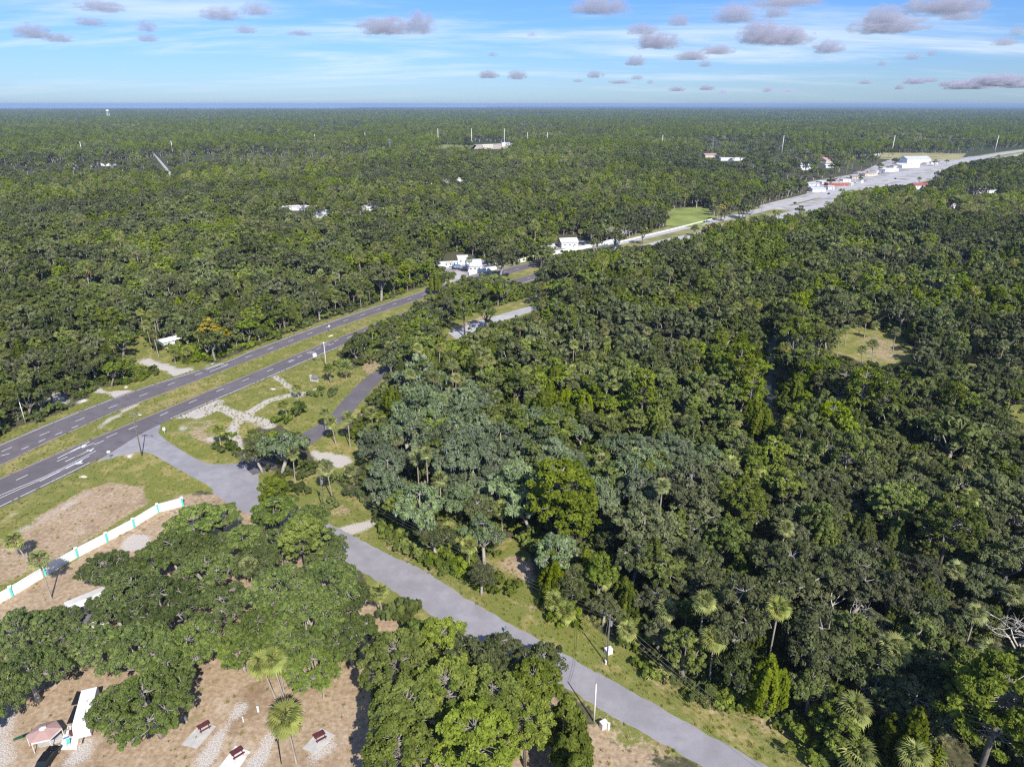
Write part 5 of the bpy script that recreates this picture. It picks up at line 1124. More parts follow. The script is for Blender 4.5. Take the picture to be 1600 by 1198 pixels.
H('white house in the fenced yard behind the long wall', 'house', 'house', 887, 385, 13, 12, 4.2, .2, M_concw, M_white, .4, win=3)
H('grey-roofed shed at the palm clump in the yard', 'shed', 'shed', 857, 390, 8, 8, 3.2, .2, M_metalroof, M_white, .3, win=2)
H('low pale roof hidden in trees behind the yard', 'house', 'house', 832, 374, 12, 9, 3.4, .2, M_concw, M_cream, .3, win=2)
H('long white roof in the far woods, the widest there', 'long_house', 'building', 462, 328, 46, 10, 4, .12, M_white, M_white, .15, win=6)
H('bluish metal roof below the long white roof', 'house', 'house', 502, 340, 15, 16, 4, .1, M_metalroof, M_white, .4, win=2)
H('brownish roof at the left end of the long white roof', 'house', 'house', 434, 326, 9, 8, 3.5, .1, M_redroof, M_cream, .3, win=2)
H('flat pale roof half hidden in the woods', 'house', 'house', 576, 328, 26, 12, 3.8, .2, M_concw, M_white, .2, True, 3)
H('white low house in the clearing below the red roof', 'house', 'house', 668, 288, 22, 14, 4, .1, M_metalroof, M_white, .3, win=3)
H('small house with bright red roof deep in the woods', 'house', 'house', 686, 281, 15, 12, 4.5, .1, M_redroof, M_cream, .5, win=2)
H('white house beside the red roofed one', 'house', 'house', 718, 283, 14, 14, 4.2, 0, M_white, M_white, .35, win=2)
H('tiny white roof in the far left woods', 'house', 'house', 116, 263, 26, 18, 4.5, .3, M_white, M_white, .3, win=2)
H('small white roof near the straight country road', 'house', 'house', 170, 259, 20, 14, 4.5, .1, M_concw, M_white, .3, win=2)
H('large white shed with grey metal roof by the power corridor', 'warehouse', 'warehouse', 1428, 255, 46, 26, 8, .1, M_metalroof, M_white, .35, win=4)
H('long white shop below the large metal-roofed warehouse', 'shop', 'shop', 1418, 262, 36, 14, 5, .25, M_white, M_white, .12, True, 6)
H('shop with white canopy along the highway parking', 'shop', 'shop', 1388, 268, 34, 12, 4, .5, M_concw, M_white, .12, True, 6)
H('pinkish low shop with striped front', 'shop', 'shop', 1356, 275, 26, 12, 4, .4, M_pinkroof, M_cream, .12, True, 5)
H('pale yellow-green roofed shop near the highway', 'shop', 'shop', 1308, 290, 32, 10, 4, .1, M_cream, M_redroof, .12, True, 6)
H('white house with grey roof at the start of the shops', 'house', 'house', 1275, 299, 18, 12, 3.6, .2, M_metalroof, M_white, .3, win=3)
H('white gabled house among dark trees behind the shops', 'house', 'house', 1256, 265, 24, 18, 6, .2, M_white, M_white, .5, win=3)
H('grey-roofed house behind the shops', 'house', 'house', 1288, 255, 22, 20, 6, .6, M_pinkroof, M_cream, .5, win=2)
H('small white house below the grey-roofed one', 'house', 'house', 1294, 262, 14, 10, 4, .1, M_white, M_white, .3, win=2)
H('red roofed shop with white front across the road', 'shop', 'shop', 1439, 295, 28, 14, 5, .1, M_redroof, M_white, .3, win=5)
H('low white building in front of the red roof', 'shop', 'shop', 1424, 304, 14, 9, 3.5, .4, M_white, M_white, .2, True, 3)
H('very long pale roof in the trees at the picture edge', 'long_house', 'building', 1532, 301, 80, 16, 4, -.05, M_concw, M_white, .12, True, 8)
H('small pale roof in the trees below the red shop', 'house', 'house', 1486, 325, 9, 8, 4, .4, M_concw, M_white, .3, win=2)
H('white and blue roofed house in the middle woods', 'house', 'house', 1404, 405, 9, 8, 4.2, .5, M_white, M_blue, .3, win=2)
H('pale flat roof with dark lower roof in the woods', 'house', 'house', 1505, 404, 16, 10, 3.8, .1, M_concw, M_shingle, .15, win=3)
H('grey roofed shed below the pale flat roof', 'shed', 'shed', 1510, 414, 13, 7, 3, -.3, M_shingle, M_concw, .2, win=1)
H('narrow pale roof near the picture edge', 'house', 'house', 1577, 404, 12, 7, 3.6, .1, M_white, M_white, .2, win=2)
H('white low building in the distant cleared ground', 'warehouse', 'warehouse', 1146, 251, 52, 14, 5, -.05, M_white, M_white, .12, True, 5)
H('white house at the near end of the quarry ground', 'house', 'house', 1108, 246, 26, 18, 5, .2, M_pinkroof, M_cream, .3, win=2)
H('pale sheds at the distant quarry', 'warehouse', 'warehouse', 762, 230, 26, 14, 5, .1, M_concw, M_cream, .2, win=4)
H('white plant building at the distant quarry', 'warehouse', 'warehouse', 790, 228, 20, 14, 7, .1, M_white, M_white, .2, win=3)
rh = random.Random(8)
for k_, (u_, v_) in enumerate([(1283, 287), (1297, 296), (1320, 284), (1334, 279), (1343, 286), (1368, 270), (1378, 264), (1396, 262), (1407, 258), (1446, 257), (1458, 256), (1340, 272), (1326, 290), (1270, 290)]):
    dsc = ['white', 'grey', 'cream', 'brown-roofed'][k_ % 4]; rm = [M_white, M_metalroof, M_cream, M_pinkroof][k_ % 4]
    H(dsc + ' hut ' + ['at the near end of the shops', 'behind the first parked cars', 'by the yellow-green roofed shop', 'between the pinkish shop and road', 'beside the small round tree', 'next to the canopy shop', 'behind the canopy shop', 'before the large warehouse', 'touching the long white shop', 'past the large warehouse', 'last before the highway end', 'behind the pinkish shop', 'at the highway edge of the shops', 'behind the white house with grey roof'][k_], 'hut', 'hut', u_, v_, rh.uniform(7, 16), rh.uniform(6, 10), rh.uniform(2.8, 4), rh.uniform(-.3, .8), rm, M_white if k_ % 3 else M_cream, .25, k_ % 2 == 0, 2)
H('thin white building beside the corridor', 'warehouse', 'warehouse', 1358, 243, 44, 14, 5, 0, M_white, M_white, .12, True, 4)

# canopies at the compound
for u, v, m, lab in ((714, 421, M_blue, 'blue canopy at the compound driveway'), (724, 422, M_metal, 'grey-blue canopy beside the blue one'), (690, 420, M_white, 'white canopy by the sign tower')):
    B = G(u, v); e = empty('canopy_tent', B, .2); tag(e, lab, 'canopy'); s = MB(); w = 2.6
    for a, b in ((-1, -1), (1, -1), (1, 1), (-1, 1)): s.poly([(a * w, b * w, 2.6), (-b * w, a * w, 2.6), (0, 0, 3.6)])
    s.build('canopy_top', m, e)
    for a, b in ((-1, -1), (1, -1), (1, 1), (-1, 1)): s = MB(); s.tube([(a * w * .95, b * w * .95, 0), (a * w * .95, b * w * .95, 2.6)], .07, 4); s.build('leg', M_metal, e)
B = G(684.5, 417); e = empty('sign_tower', B, .2); tag(e, 'white stacked sign tower at the compound entrance', 'sign'); hh_ = height_for(B, 397)
for a in (-.7, .7): s = MB(); s.tube([(a, 0, 0), (a, 0, hh_)], .12, 5); s.build('post', M_concw, e)
for k in range(4): s = MB(); s.box((0, 0, hh_ * (.25 + .22 * k)), (1.5, .15, .9)); s.build('sign_board', M_white, e)

# gazebo
B = G(74, 1158); e = empty('gazebo', B, .3); tag(e, 'six-sided gazebo with pinkish canopy beside the white trailer', 'gazebo'); R_ = 2.7
ring = [(R_ * math.cos(PI / 3 * k), R_ * .85 * math.sin(PI / 3 * k), 2.3) for k in range(6)]; s = MB()
for k in range(6): s.poly([ring[k], ring[(k + 1) % 6], (0, 0, 3.2)])
s.build('canopy_top', M_pinkroof, e); s = MB()
for k in range(6):
    a, b = Vector(ring[k]), Vector(ring[(k + 1) % 6]); s.quad(a, b, b - Vector((0, 0, .3)), a - Vector((0, 0, .3)))
s.build('valance', M_concw, e); s = MB(); s.poly([(.6 * math.cos(PI / 3 * k), .6 * math.sin(PI / 3 * k), 3.14) for k in range(6)]); 
for k in range(6): s.poly([(.6 * math.cos(PI / 3 * k), .6 * math.sin(PI / 3 * k), 3.14), (.6 * math.cos(PI / 3 * (k + 1)), .6 * math.sin(PI / 3 * (k + 1)), 3.14), (0, 0, 3.45)])
s.build('vent_cap', M_concw, e)
for k in range(6): x, y, z = ring[k]; s = MB(); s.tube([(x * .97, y * .97, 0), (x * .97, y * .97, 2.3)], .07, 5); s.build('leg', M_concw, e)
# camper
def rotbox_thing(name, label, cat, u, v, rz): e = empty(name, G(u, v), rz); tag(e, label, cat); return e
RV = math.atan2(*(G(132, 1152) - G(148, 1086)).yx) ; 
e = rotbox_thing('travel_trailer', 'white travel trailer with rounded end under the big oak', 'travel trailer', 139, 1124, RV)
s = MB(); prof = [(-4.6, .6), (-4.6, 2.9), (-4.2, 3.2), (3.4, 3.2), (4.2, 2.6), (4.6, 1.6), (4.4, .6)]; w = 1.25
s.poly([(x, -w, z) for x, z in prof][::-1]); s.poly([(x, w, z) for x, z in prof])
for k in range(len(prof)): (x1, z1), (x2, z2) = prof[k], prof[(k + 1) % len(prof)]; s.quad((x1, -w, z1), (x2, -w, z2), (x2, w, z2), (x1, w, z1))
s.build('body', M_white, e)
s = MB(); s.box((-1, 0, 3.32), (.7, .7, .24)); s.build('roof_vent', M_concw, e); s = MB(); s.box((1.6, 0, 3.36), (1.0, .8, .3)); s.build('air_conditioner', M_concw, e)
for x in (-2.6, .4, 2.4):
    s = MB(); s.box((x, -w - .02, 2.1), (.9, .06, .6)); s.build('window', M_glass, e); s = MB(); s.box((x, w + .02, 2.1), (.9, .06, .6)); s.build('window', M_glass, e)
s = MB(); s.box((1.4, w + .03, 1.6), (.75, .06, 1.9)); s.build('door', M_concw, e)
def wheel(e, x, y, r=.34, wd=.22):
    s = MB(); s.tube([(x, y - wd / 2, r), (x, y + wd / 2, r)], r, 12); q = s.build('wheel', M_rubber, e); s = MB(); s.tube([(x, y - wd / 2 - .01, r), (x, y + wd / 2 + .01, r)], r * .55, 8); s.build('rim', M_metal, q)
for x in (-.5, .5):
    for y in (-1.1, 1.1): wheel(e, x, y)
s = MB(); s.tube([(4.4, 0, .55), (5.6, 0, .5)], .08, 5); s.build('hitch', M_black, e)
for k, (pts, lab) in enumerate(([(120, 1080), (142, 1081), (135, 1098), (111, 1102)], 'black shade awning at the far end of the trailer'), ) if False else enumerate([([(120, 1079), (141, 1081), (134, 1097), (111, 1101)], 'black shade awning at the far end of the trailer'), ([(116, 1102), (137, 1100), (125, 1127), (104, 1130)], 'black shade awning at the near side of the trailer')]):
    g = [G(u, v, 2.6) for u, v in pts]; c = sum(g, Vector()) / 4; c.z = 0; e = empty('awning', c); tag(e, lab, 'awning')
    s = MB(); s.poly([tuple(p - c) for p in g]); s.poly([tuple(p - c - Vector((0, 0, .06))) for p in g][::-1])
    for j in range(4): a, b = g[j] - c, g[(j + 1) % 4] - c; dn = Vector((0, 0, .06)); s.quad(a, a - dn, b - dn, b)
    s.build('canopy_top', M_black, e)
    for p in g: q = (p - c) * .96; s = MB(); s.tube([(q.x, q.y, 0), (q.x, q.y, 2.55)], .05, 4); s.build('leg', M_metal, e)
def slab(name, label, pts, mat, h=.12):
    g = [G(u, v) for u, v in pts]; c = sum(g, Vector()) / len(g); s = MB(); lo = [p - c for p in g]; hi = [p + Vector((0, 0, h)) for p in lo]
    s.poly(hi)
    for j in range(len(lo)): s.quad(lo[j], lo[(j + 1) % len(lo)], hi[(j + 1) % len(lo)], hi[j])
    o = s.build(name, mat, None, loc=c); tag(o, label, 'concrete pad'); return c
slab('concrete_pad', 'white patio pad with red furniture beside the trailer', [(106, 1133), (127, 1136), (120, 1170), (92, 1171)], M_concw)
slab('concrete_pad', 'grey picnic pad nearest the service posts', [(315, 1128), (338, 1134), (308, 1169), (284, 1163)], M_conc)
slab('concrete_pad', 'white picnic pad at the bottom, the brightest', [(368, 1165), (391, 1174), (358, 1222), (332, 1212)], M_concw)
slab('concrete_pad', 'grey picnic pad beside the large palm', [(502, 1137), (523, 1148), (494, 1177), (473, 1169)], M_conc)
slab('concrete_pad', 'grey slab under the gazebo', [(48, 1150), (92, 1142), (104, 1156), (62, 1168)], M_conc, .08)
def picnic(label, u, v, rz):
    B = G(u, v); e = empty('picnic_table', (B.x, B.y, .12), rz); tag(e, label, 'picnic table', None)
    for k in range(4): s = MB(); s.box((0, -.33 + .22 * k, .76), (1.9, .2, .05)); s.build('plank', M_red, e)
    for y in (-.78, .78): s = MB(); s.box((0, y, .46), (1.9, .3, .05)); s.build('bench_seat', M_red, e)
    for x in (-.7, .7):
        s = MB(); s.tube([(x, -.75, .0), (x, -.25, .74)], .05, 4); s.tube([(x, .75, .0), (x, .25, .74)], .05, 4); s.tube([(x, -.85, .43), (x, .85, .43)], .045, 4); s.build('leg_frame', M_red, e)
picnic('brown-red picnic table on the pad nearest the service posts', 319, 1138, .75); picnic('brown-red picnic table on the bright white pad', 371, 1179, .75); picnic('brown-red picnic table on the pad beside the large palm', 500, 1153, .65)
e = rotbox_thing('grill', 'red barbecue cart on the white patio pad', 'barbecue', 116, 1148, .5); e.location.z = .12
s = MB(); s.box((0, 0, .85), (1.1, .6, .35)); s.build('grill_lid', M_red, e); s = MB(); s.box((0, 0, .4), (1.0, .5, .6)); s.build('cabinet', M_red, e); s = MB(); s.box((.85, 0, .7), (.5, .5, .04)); s.build('side_shelf', M_metal, e)
e = rotbox_thing('cooler', 'small blue cooler on the white patio pad', 'cooler', 104, 1152, .5); e.location.z = .12
s = MB(); s.box((0, 0, .2), (.8, .5, .4)); s.build('tub', M_blue, e); s = MB(); s.box((0, 0, .43), (.84, .54, .06)); s.build('lid', M_white, e)
e = rotbox_thing('lawn_chair', 'teal folding chair on the white patio pad', 'chair', 108, 1163, .5); e.location.z = .12
s = MB(); s.box((0, 0, .4), (.5, .5, .05)); s.build('seat', M_teal, e); s = MB(); s.box((0, .25, .7), (.5, .05, .55)); s.build('backrest', M_teal, e)
for a in (-.22, .22):
    for b in (-.22, .22): s = MB(); s.tube([(a, b, 0), (a, b, .4)], .02, 4); s.build('leg', M_metal, e)
e = rotbox_thing('kayak', 'dark green boat on the ground beside the gazebo', 'boat', 39, 1150, .6)
s = MB(); st = [(-1.6, .05, .45), (-1, .35, .3), (0, .45, .25), (1, .35, .3), (1.6, .05, .45)]
for j in range(4):
    x1, w1, z1 = st[j]; x2, w2, z2 = st[j + 1]
    s.quad((x1, -w1, z1), (x2, -w2, z2), (x2, 0, .02), (x1, 0, .02)); s.quad((x1, 0, .02), (x2, 0, .02), (x2, w2, z2), (x1, w1, z1)); s.quad((x1, -w1, z1), (x1, w1, z1), (x2, w2, z2), (x2, -w2, z2))
s.build('hull', M_green, e); s = MB(); s.box((0, 0, .28), (.5, .5, .05)); s.build('seat', M_black, e)
# lamp post in the campground
B = G(439.5, 1192); h = height_for(B, 1155); e = empty('street_lamp', B); tag(e, 'black lamp post between the white pad and the large palm', 'lamp post')
s = MB(); s.tube([(0, 0, 0), (0, 0, h)], [.09, .06], 6); s.build('shaft', M_black, e); s = MB(); s.tube([(0, 0, h), (0, 0, h + .12)], [.35, .2], 8); s.build('lamp_head', M_black, e)

# cars
def car_meshes():
    L, Wd = 4.7, 1.85; s = MB(); prof = [(-2.35, .35), (-2.35, .85), (-2.2, 1.0), (-1.6, 1.05), (1.3, 1.0), (2.2, .85), (2.35, .65), (2.35, .35)]; w = Wd / 2
    s.poly([(x, -w, z) for x, z in prof]); s.poly([(x, w, z) for x, z in prof][::-1])
    for k in range(len(prof)): (x1, z1), (x2, z2) = prof[k], prof[(k + 1) % len(prof)]; s.quad((x1, -w, z1), (x1, w, z1), (x2, w, z2), (x2, -w, z2))
    c = MB(); lo = [(-1.9, 1.04), (1.25, 1.0)]; hi = [(-1.35, 1.55), (.45, 1.55)]; wt = w * .78
    A = [(lo[0][0], -w * .95, lo[0][1]), (lo[1][0], -w * .95, lo[1][1]), (lo[1][0], w * .95, lo[1][1]), (lo[0][0], w * .95, lo[0][1])]; Bq = [(hi[0][0], -wt, hi[0][1]), (hi[1][0], -wt, hi[1][1]), (hi[1][0], wt, hi[1][1]), (hi[0][0], wt, hi[0][1])]
    for j in range(4): c.quad(A[j], A[(j + 1) % 4], Bq[(j + 1) % 4], Bq[j])
    r = MB(); r.poly([(x, y, z + .01) for x, y, z in Bq]); r.box((-.45, 0, 1.58), (1.7, wt * 1.9, .05))
    return s, c, r
CB, CG, CR = car_meshes()
CARM = {}
def paint(name, col): return simple(name, col, 0.3, 0.03)
def car(label, pos, rz, m, group=None, name='parked_car', cat='car'):
    if m.name not in CARM: CARM[m.name] = (CB.mesh('car_body', m), CG.mesh('car_glass', M_glass), CR.mesh('car_roof', m))
    a, b, c = CARM[m.name]; e = empty(name, pos, rz); tag(e, label, cat, group); bo = link('body', a, e); link('window_band', b, e); link('roof', c, e)
    for x in (-1.45, 1.45):
        for y in (-.85, .85): wheel(e, x, y)
    for y in (-.6, .6): s = MB(); s.box((2.34, y, .72), (.06, .32, .14)); s.build('headlight', M_concw, e)
    return e
P_blk, P_wht, P_red, P_sil, P_blu = paint('black_car_paint', (.012, .012, .014)), paint('white_car_paint', (.75, .75, .75)), paint('red_car_paint', (.35, .03, .03)), paint('silver_car_paint', (.45, .46, .48)), paint('blue_car_paint', (.05, .09, .22))
car('black car with shiny roof parked below the gazebo', G(76, 1188), math.atan2(*(G(88, 1172) - G(68, 1202)).yx), P_blk)
def on_road(label, u, v, m):
    p = G(u, v); g = e1; k = int(np.argmin(((g - np.array([p.x, p.y])) ** 2).sum(1))); d = g[min(k + 3, len(g) - 1)] - g[max(k - 3, 0)]
    car(label, (p.x, p.y, .03), math.atan2(d[1], d[0]), m, None, 'moving_car')
on_road('dark car on the highway where it widens', 1242, 318, P_blk); on_road('dark car on the highway before the shops', 1295, 303.5, P_blk); on_road('black car passing the shops on the highway', 1399, 280, P_blk); on_road('silver car near the far end of the highway', 1500, 255, P_sil)
on_road('dark car under the small tree on the highway', 1087, 354, P_blk)
rc = random.Random(4)
spots = [(1330 + rc.uniform(-28, 28), 281 + rc.uniform(-4, 4)) for _ in range(14)] + [(1372 + 52 * t, 272 - 15 * t + rc.uniform(-.8, .8)) for t in [i / 16 for i in range(17)]] + [(1440 + 3.5 * k, 256 - .4 * k) for k in range(9)]
spots += [(1105 + rc.uniform(-14, 14), 243 + rc.uniform(-1.5, 1.5)) for _ in range(5)] + [(900, 386), (912, 385), (706, 419), (1300, 284), (1290, 285)]
spots += [(1285 + rc.uniform(-18, 18), 290 + rc.uniform(-4, 6)) for _ in range(8)] + [(1362 + rc.uniform(-20, 20), 272 + rc.uniform(-4, 5)) for _ in range(12)] + [(1418 + rc.uniform(-24, 24), 259 + rc.uniform(-3, 3)) for _ in range(10)]
for i, (u, v) in enumerate(spots):
    where = 'in a yard far off' if 40 <= i < 50 else 'in the yards along the highway shops'
    m = (P_wht, P_wht, P_red, P_sil, P_blu, P_wht)[i % 6]; col = {'white_car_paint': 'white', 'red_car_paint': 'red', 'silver_car_paint': 'silver', 'blue_car_paint': 'blue'}[m.name]
    car('small %s car parked %s' % (col, where), G(u, v), rc.uniform(0, 6.28) if i < 14 else .9, m, col + ' cars parked ' + where)

# person walking on the lane
M_skin = simple('skin', (0.45, 0.28, 0.20), 0.6, 0.05); M_shirt = simple('teal_shirt', (0.03, 0.27, 0.36), 0.8, 0.1); M_shorts = simple('pale_trousers', (0.60, 0.58, 0.55), 0.8, 0.1); M_hair = simple('dark_hair', (0.05, 0.035, 0.025), 0.7, 0.1)
def person(label, pos, rz):
    e = empty('person', pos, rz); tag(e, label, 'person')
    J = dict(pel=(0, 0, .93), che=(.02, 0, 1.25), sho=(.02, 0, 1.42), nek=(.03, 0, 1.50), hed=(.04, 0, 1.60), top=(.04, 0, 1.72), lh=(0, .1, .9), rh=(0, -.1, .9), lk=(.14, .11, .5), rk=(.0, -.11, .5), la=(.12, .11, .08), ra=(-.2, -.11, .12), lf=(.28, .11, .03), rf=(-.06, -.11, .04),
             ls=(.02, .19, 1.40), rs=(.02, -.19, 1.40), le=(-.06, .26, 1.13), re=(.08, -.26, 1.13), lw=(.02, .28, .90), rw=(.22, -.27, .93), lm=(.05, .28, .82), rm=(.28, -.27, .86))
    R = dict(pel=.15, che=.155, sho=.12, nek=.055, hed=.09, top=.075, lh=.1, rh=.1, lk=.062, rk=.062, la=.042, ra=.042, lf=.035, rf=.035, ls=.07, rs=.07, le=.045, re=.045, lw=.03, rw=.03, lm=.035, rm=.035)
    E = [('pel', 'che'), ('che', 'sho'), ('sho', 'nek'), ('nek', 'hed'), ('hed', 'top'), ('pel', 'lh'), ('pel', 'rh'), ('lh', 'lk'), ('rh', 'rk'), ('lk', 'la'), ('rk', 'ra'), ('la', 'lf'), ('ra', 'rf'), ('sho', 'ls'), ('sho', 'rs'), ('ls', 'le'), ('rs', 're'), ('le', 'lw'), ('re', 'rw'), ('lw', 'lm'), ('rw', 'rm')]
    K = list(J); me = bpy.data.meshes.new('body'); me.from_pydata([J[k] for k in K], [(K.index(a), K.index(b)) for a, b in E], []); me.materials.append(M_skin)
    o = link('body', me, e); md = o.modifiers.new('skin', 'SKIN'); sv = me.skin_vertices[0].data if me.skin_vertices else None
    if sv is None:
        bpy.context.view_layer.objects.active = o; bpy.ops.mesh.customdata_skin_add() if hasattr(bpy.ops.mesh, 'customdata_skin_add') else None; sv = me.skin_vertices[0].data
    for i, k in enumerate(K): sv[i].radius = (R[k], R[k])
    sv[0].use_root = True; o.modifiers.new('smooth', 'SUBSURF').levels = 1
    s = MB()
    for pts, rr in (([(0, 0, .88), (.01, 0, 1.1), (.02, 0, 1.3), (.02, 0, 1.46)], [.185, .18, .2, .11]), ([(.02, .15, 1.42), (-.04, .25, 1.18)], [.1, .075]), ([(.02, -.15, 1.42), (.06, -.25, 1.18)], [.1, .075])): s.tube(pts, rr, 10)
    s.build('shirt', M_shirt, e, True); s = MB()
    for pts, rr in (([(0, 0, .98), (0, 0, .84)], [.18, .185]), ([(0, .1, .9), (.14, .11, .5), (.12, .11, .14)], [.12, .085, .07]), ([(0, -.1, .9), (0, -.11, .5), (-.18, -.11, .16)], [.12, .085, .07])): s.tube(pts, rr, 8)
    s.build('trousers', M_shorts, e, True); s = MB(); s.tube([(.02, 0, 1.60), (.02, 0, 1.70), (.03, 0, 1.78)], [.105, .112, .05], 8); s.build('hair', M_hair, e, True)
    return e
person('person in a teal shirt and pale trousers walking on the lane', (*G(790, 989)[:2], .02), 2.2)

# transmission line poles, lattice towers, water tower
TP = [((130, 246), 222), ((271, 243), 220), ((395, 226), 215), ((493, 227), 210), ((571, 221), 207), ((685, 229), 201), ((737, 229), 201), ((788, 228), 201), ((824, 225), 207), ((855, 228), 207), ((1034, 234), 211), ((1221, 241), 212), ((1393, 240), 212), ((1554, 238), 212)]
TW = []
DSC = ['nearest the country road', 'beside the end of the country road', 'short and far off', 'alone over the dark woods', 'far and slim', 'at the green corridor edge', 'at the start of the quarry', 'over the quarry', 'behind the quarry, small', 'past the quarry', 'alone between quarry and shops', 'before the shops', 'behind the large warehouse', 'at the picture edge by the highway']
for i, (b, tv) in enumerate(TP):
    B = G(*b); h = height_for(B, tv); e = empty('transmission_pole', B, .1); tag(e, 'tall pale steel power pole ' + DSC[i], 'power pole', 'tall steel power poles across the woods')
    r = .55 + h * .006; s = MB(); s.tube([(0, 0, 0), (0, 0, h)], [r * 1.25, r * .7], 8); s.build('shaft', M_concw, e, True)
    for k in range(3): s = MB(); s.tube([(0, 0, h * (.96 - .09 * k)), ((-1) ** k * 0 + 2.4, 0, h * (.965 - .09 * k))], .18, 4); s.build('crossarm', M_metal, e)
    TW.append((B, h))
for a, b in ((0, 1), (5, 6), (6, 7), (7, 9), (9, 10), (10, 11), (11, 12), (12, 13)):
    wires('distant power wires between tall steel poles over the woods', TW[a], TW[b], 3, 2.4, 5.0, .09, 2.0, 'distant power wires over the woods')
for i, (b, tv, lab) in enumerate([((610, 243), 217, 'steel lattice tower left of the quarry'), ((378, 262), 247, 'faint small lattice tower in the left woods'), ((1112, 240), 214, 'brownish lattice tower by the cleared ground'), ((175, 285), 271, 'short lattice mast in the near left woods')]):
    B = G(*b); h = height_for(B, tv); e = empty('lattice_tower', B, .3); tag(e, lab, 'lattice tower'); w0, w1 = h * .11, h * .03
    lvl = 7
    for a, c in ((-1, -1), (1, -1), (1, 1), (-1, 1)): s = MB(); s.tube([(a * w0, c * w0, 0), (a * w1, c * w1, h * .7), (a * w1, c * w1, h)], .22, 4); s.build('leg', M_metal, e)
    s = MB()
    for k in range(lvl):
        z1, z2 = h * k / lvl, h * (k + 1) / lvl; f = lambda z: w0 + (w1 - w0) * min(1, z / (h * .7)); q1, q2 = f(z1), f(z2); cs = ((-1, -1), (1, -1), (1, 1), (-1, 1))
        for j in range(4):
            a, c = cs[j], cs[(j + 1) % 4]; s.tube([(a[0] * q1, a[1] * q1, z1), (c[0] * q2, c[1] * q2, z2)], .12, 3, cap=False); s.tube([(c[0] * q1, c[1] * q1, z1), (a[0] * q2, a[1] * q2, z2)], .12, 3, cap=False)
    s.build('bracing', M_metal, e)
    for k in range(3): s = MB(); z = h * (.98 - .11 * k); s.tube([(-h * .16, 0, z), (h * .16, 0, z)], .2, 4); s.build('crossarm', M_metal, e)
B = G(170.5, 187); h = height_for(B, 171.5); e = empty('water_tower', B); tag(e, 'white water tower standing over the far woods', 'water tower')
s = MB(); n_ = 12; rr = h * .17
for j in range(6):
    t1, t2 = PI * j / 6 - PI / 2, PI * (j + 1) / 6 - PI / 2
    for i in range(n_): a, b = 2 * PI * i / n_, 2 * PI * (i + 1) / n_; f = lambda t, q: (rr * math.cos(t) * math.cos(q), rr * math.cos(t) * math.sin(q), h - rr * .7 + rr * .7 * math.sin(t)); s.quad(f(t1, a), f(t1, b), f(t2, b), f(t2, a))
s.build('tank', M_white, e)
for k in range(5): a = 2 * PI * k / 5; s = MB(); s.tube([(rr * 1.0 * math.cos(a), rr * 1.0 * math.sin(a), 0), (rr * .7 * math.cos(a), rr * .7 * math.sin(a), h - rr * .8)], h * .012, 5); s.build('leg', M_concw, e)
s = MB(); s.tube([(0, 0, 0), (0, 0, h - rr)], h * .02, 6); s.build('riser_pipe', M_concw, e)
# bridge rails where the highway crosses the water
for k, (pts, lab) in enumerate((([(950, 383.5), (1000, 371.5), (1050, 359.5), (1113, 343.5)], 'pale concrete bridge rail on the far side of the highway'), )):
    g = [G(*p) for p in pts]; e = empty('bridge_rail', g[0]); tag(e, lab, 'bridge rail')
    for i in range(len(g) - 1):
        a, b = g[i] - g[0], g[i + 1] - g[0]; d = b - a; s = MB(); s.box(((a.x + b.x) / 2, (a.y + b.y) / 2 + 1.4, .5), (d.length, .3, 1.0), 0, math.atan2(d.y, d.x)); s.build('rail_section', M_concw, e)

# ------------------------------------------------------------------ clouds: lumps of vapour far off, at their own height
def cloud_mat():
    m, n, l = newmat('cloud_vapour'); o = N(n, 'ShaderNodeOutputMaterial'); v = N(n, 'ShaderNodeVolumePrincipled'); v.inputs['Color'].default_value = (0.76, 0.75, 0.85, 1); v.inputs['Anisotropy'].default_value = 0.1
    t = N(n, 'ShaderNodeTexCoord'); oi = N(n, 'ShaderNodeObjectInfo')
    ad = N(n, 'ShaderNodeVectorMath', operation='ADD'); l.new(t.outputs['Object'], ad.inputs[0]); cb = N(n, 'ShaderNodeCombineXYZ'); l.new(M(n, l, 'MULTIPLY', oi.outputs['Random'], 90.0), cb.inputs[0]); l.new(cb.outputs[0], ad.inputs[1])
    z = N(n, 'ShaderNodeTexNoise', Scale=2.6, Detail=6.0, Roughness=0.62); l.new(ad.outputs[0], z.inputs[0])
    ln = N(n, 'ShaderNodeVectorMath', operation='LENGTH'); l.new(t.outputs['Object'], ln.inputs[0])
    body = M(n, l, 'SUBTRACT', M(n, l, 'MULTIPLY', z.outputs[0], 3.0), M(n, l, 'ADD', ln.outputs['Value'], 0.66))
    sz_ = N(n, 'ShaderNodeSeparateXYZ'); l.new(t.outputs['Object'], sz_.inputs[0]); cut = maprange(n, l, M(n, l, 'ADD', sz_.outputs[2], M(n, l, 'MULTIPLY', z.outputs[0], .25)), -0.42, -0.18)
    den = M(n, l, 'MULTIPLY', M(n, l, 'MULTIPLY', maprange(n, l, body, 0.0, 0.30), cut), CLOUD_DENS)
    l.new(den, v.inputs['Density']); l.new(v.outputs[0], o.inputs['Volume']); return m
CLOUD_DENS = 0.0075
M_cloud = cloud_mat()
bm_v = MB(); n_ = 12
for j in range(6):
    t1, t2 = PI * j / 6 - PI / 2, PI * (j + 1) / 6 - PI / 2
    for i in range(n_):
        a, b = 2 * PI * i / n_, 2 * PI * (i + 1) / n_; f = lambda t, q: (math.cos(t) * math.cos(q), math.cos(t) * math.sin(q), math.sin(t)); bm_v.quad(f(t1, a), f(t1, b), f(t2, b), f(t2, a))
cm_ = bm_v.mesh('cloud', M_cloud)
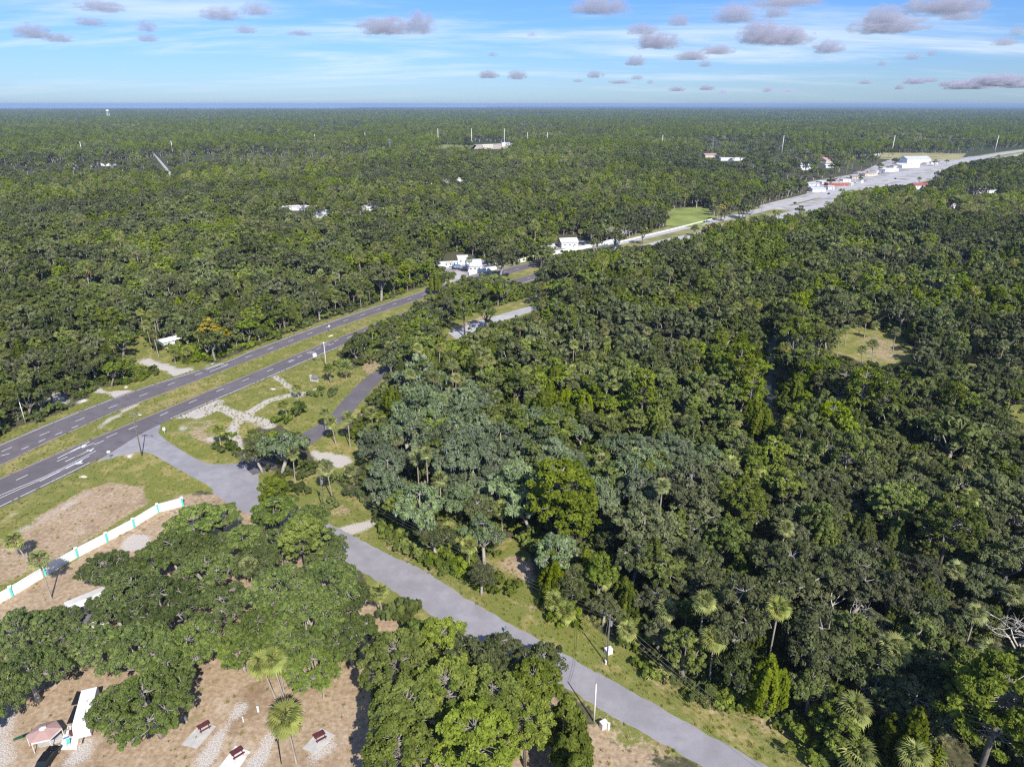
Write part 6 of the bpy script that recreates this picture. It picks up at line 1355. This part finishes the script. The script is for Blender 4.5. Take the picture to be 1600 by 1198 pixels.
CL = [(50, 52, 44, 22), (91, 61, 36, 13), (229, 43, 26, 18), (231, 61, 26, 12), (600, 44, 70, 26), (655, 40, 44, 36), (384, 48, 28, 13), (345, 24, 50, 20), (400, 17, 40, 20), (140, 36, 40, 12), (158, 12, 60, 16), (938, 12, 80, 26), (1028, 67, 60, 24), (1004, 47, 40, 18), (1062, 34, 34, 18), (1148, 24, 56, 30), (1212, 19, 40, 24),
      (1190, 56, 60, 36), (1228, 60, 66, 28), (1294, 76, 40, 20), (1380, 26, 50, 28), (1388, 42, 90, 26), (1480, 10, 100, 30), (1230, 4, 90, 14), (1500, 26, 50, 16), (993, 97, 26, 16), (763, 118, 28, 12), (808, 119, 26, 14), (1080, 89, 40, 14), (1122, 80, 42, 14), (1102, 101, 18, 10), (930, 118, 22, 11), (995, 122, 16, 7), (967, 129, 28, 5), (1016, 129, 10, 6),
      (468, 53, 32, 8), (1378, 100, 12, 9), (1427, 90, 20, 10), (1456, 84, 14, 10), (1570, 67, 30, 12), (1590, 50, 20, 16), (1430, 128, 28, 10), (1455, 126, 18, 7), (1480, 132, 20, 8), (1512, 134, 60, 14), (1560, 128, 60, 18), (1590, 133, 40, 12), (1406, 137, 14, 8), (1200, 141, 16, 8), (1058, 140, 22, 7), (1104, 138, 20, 8), (1232, 142, 18, 5), (1130, 144, 14, 6), (903, 127, 14, 5), (770, 86, 14, 7), (831, 55, 14, 7), (1352, 129, 18, 7)]
import itertools as _it
for i, (u, v, w, hgt) in enumerate(CL):
    el = math.atan((163 - v) / F * 0.9); zc_ = 900.0 if v < 110 else 700.0
    a = (u - 800) / F; b = -(v - 599) / F; y = cP + b * sP; zz = -sP + b * cP; t = (zc_ - CAM_H) / zz
    D = t; o = link('cloud', cm_, None, loc=(a * t, y * t, zc_)); sx = w / F * D * .72; sz = hgt / F * D * .74; o.scale = (sx, sx * .8, sz)
    o.rotation_euler = (0, 0, math.atan2(-a, y)); tag(o, 'small grey-mauve cumulus cloud over the woods', None, None, 'structure')

# ------------------------------------------------------------------ haze
if HAZE > 0:
    m, n, l = newmat('haze'); o = N(n, 'ShaderNodeOutputMaterial'); v = N(n, 'ShaderNodeVolumePrincipled'); v.inputs['Color'].default_value = (0.42, 0.57, 0.84, 1); v.inputs['Density'].default_value = HAZE; v.inputs['Anisotropy'].default_value = 0.0
    l.new(v.outputs[0], o.inputs['Volume']); s = MB(); s.box((0, 0, (CAM_H + 20 - 3) / 2), (250000, 250000, CAM_H + 23)); hz = s.build('haze', m); tag(hz, kind='stuff')
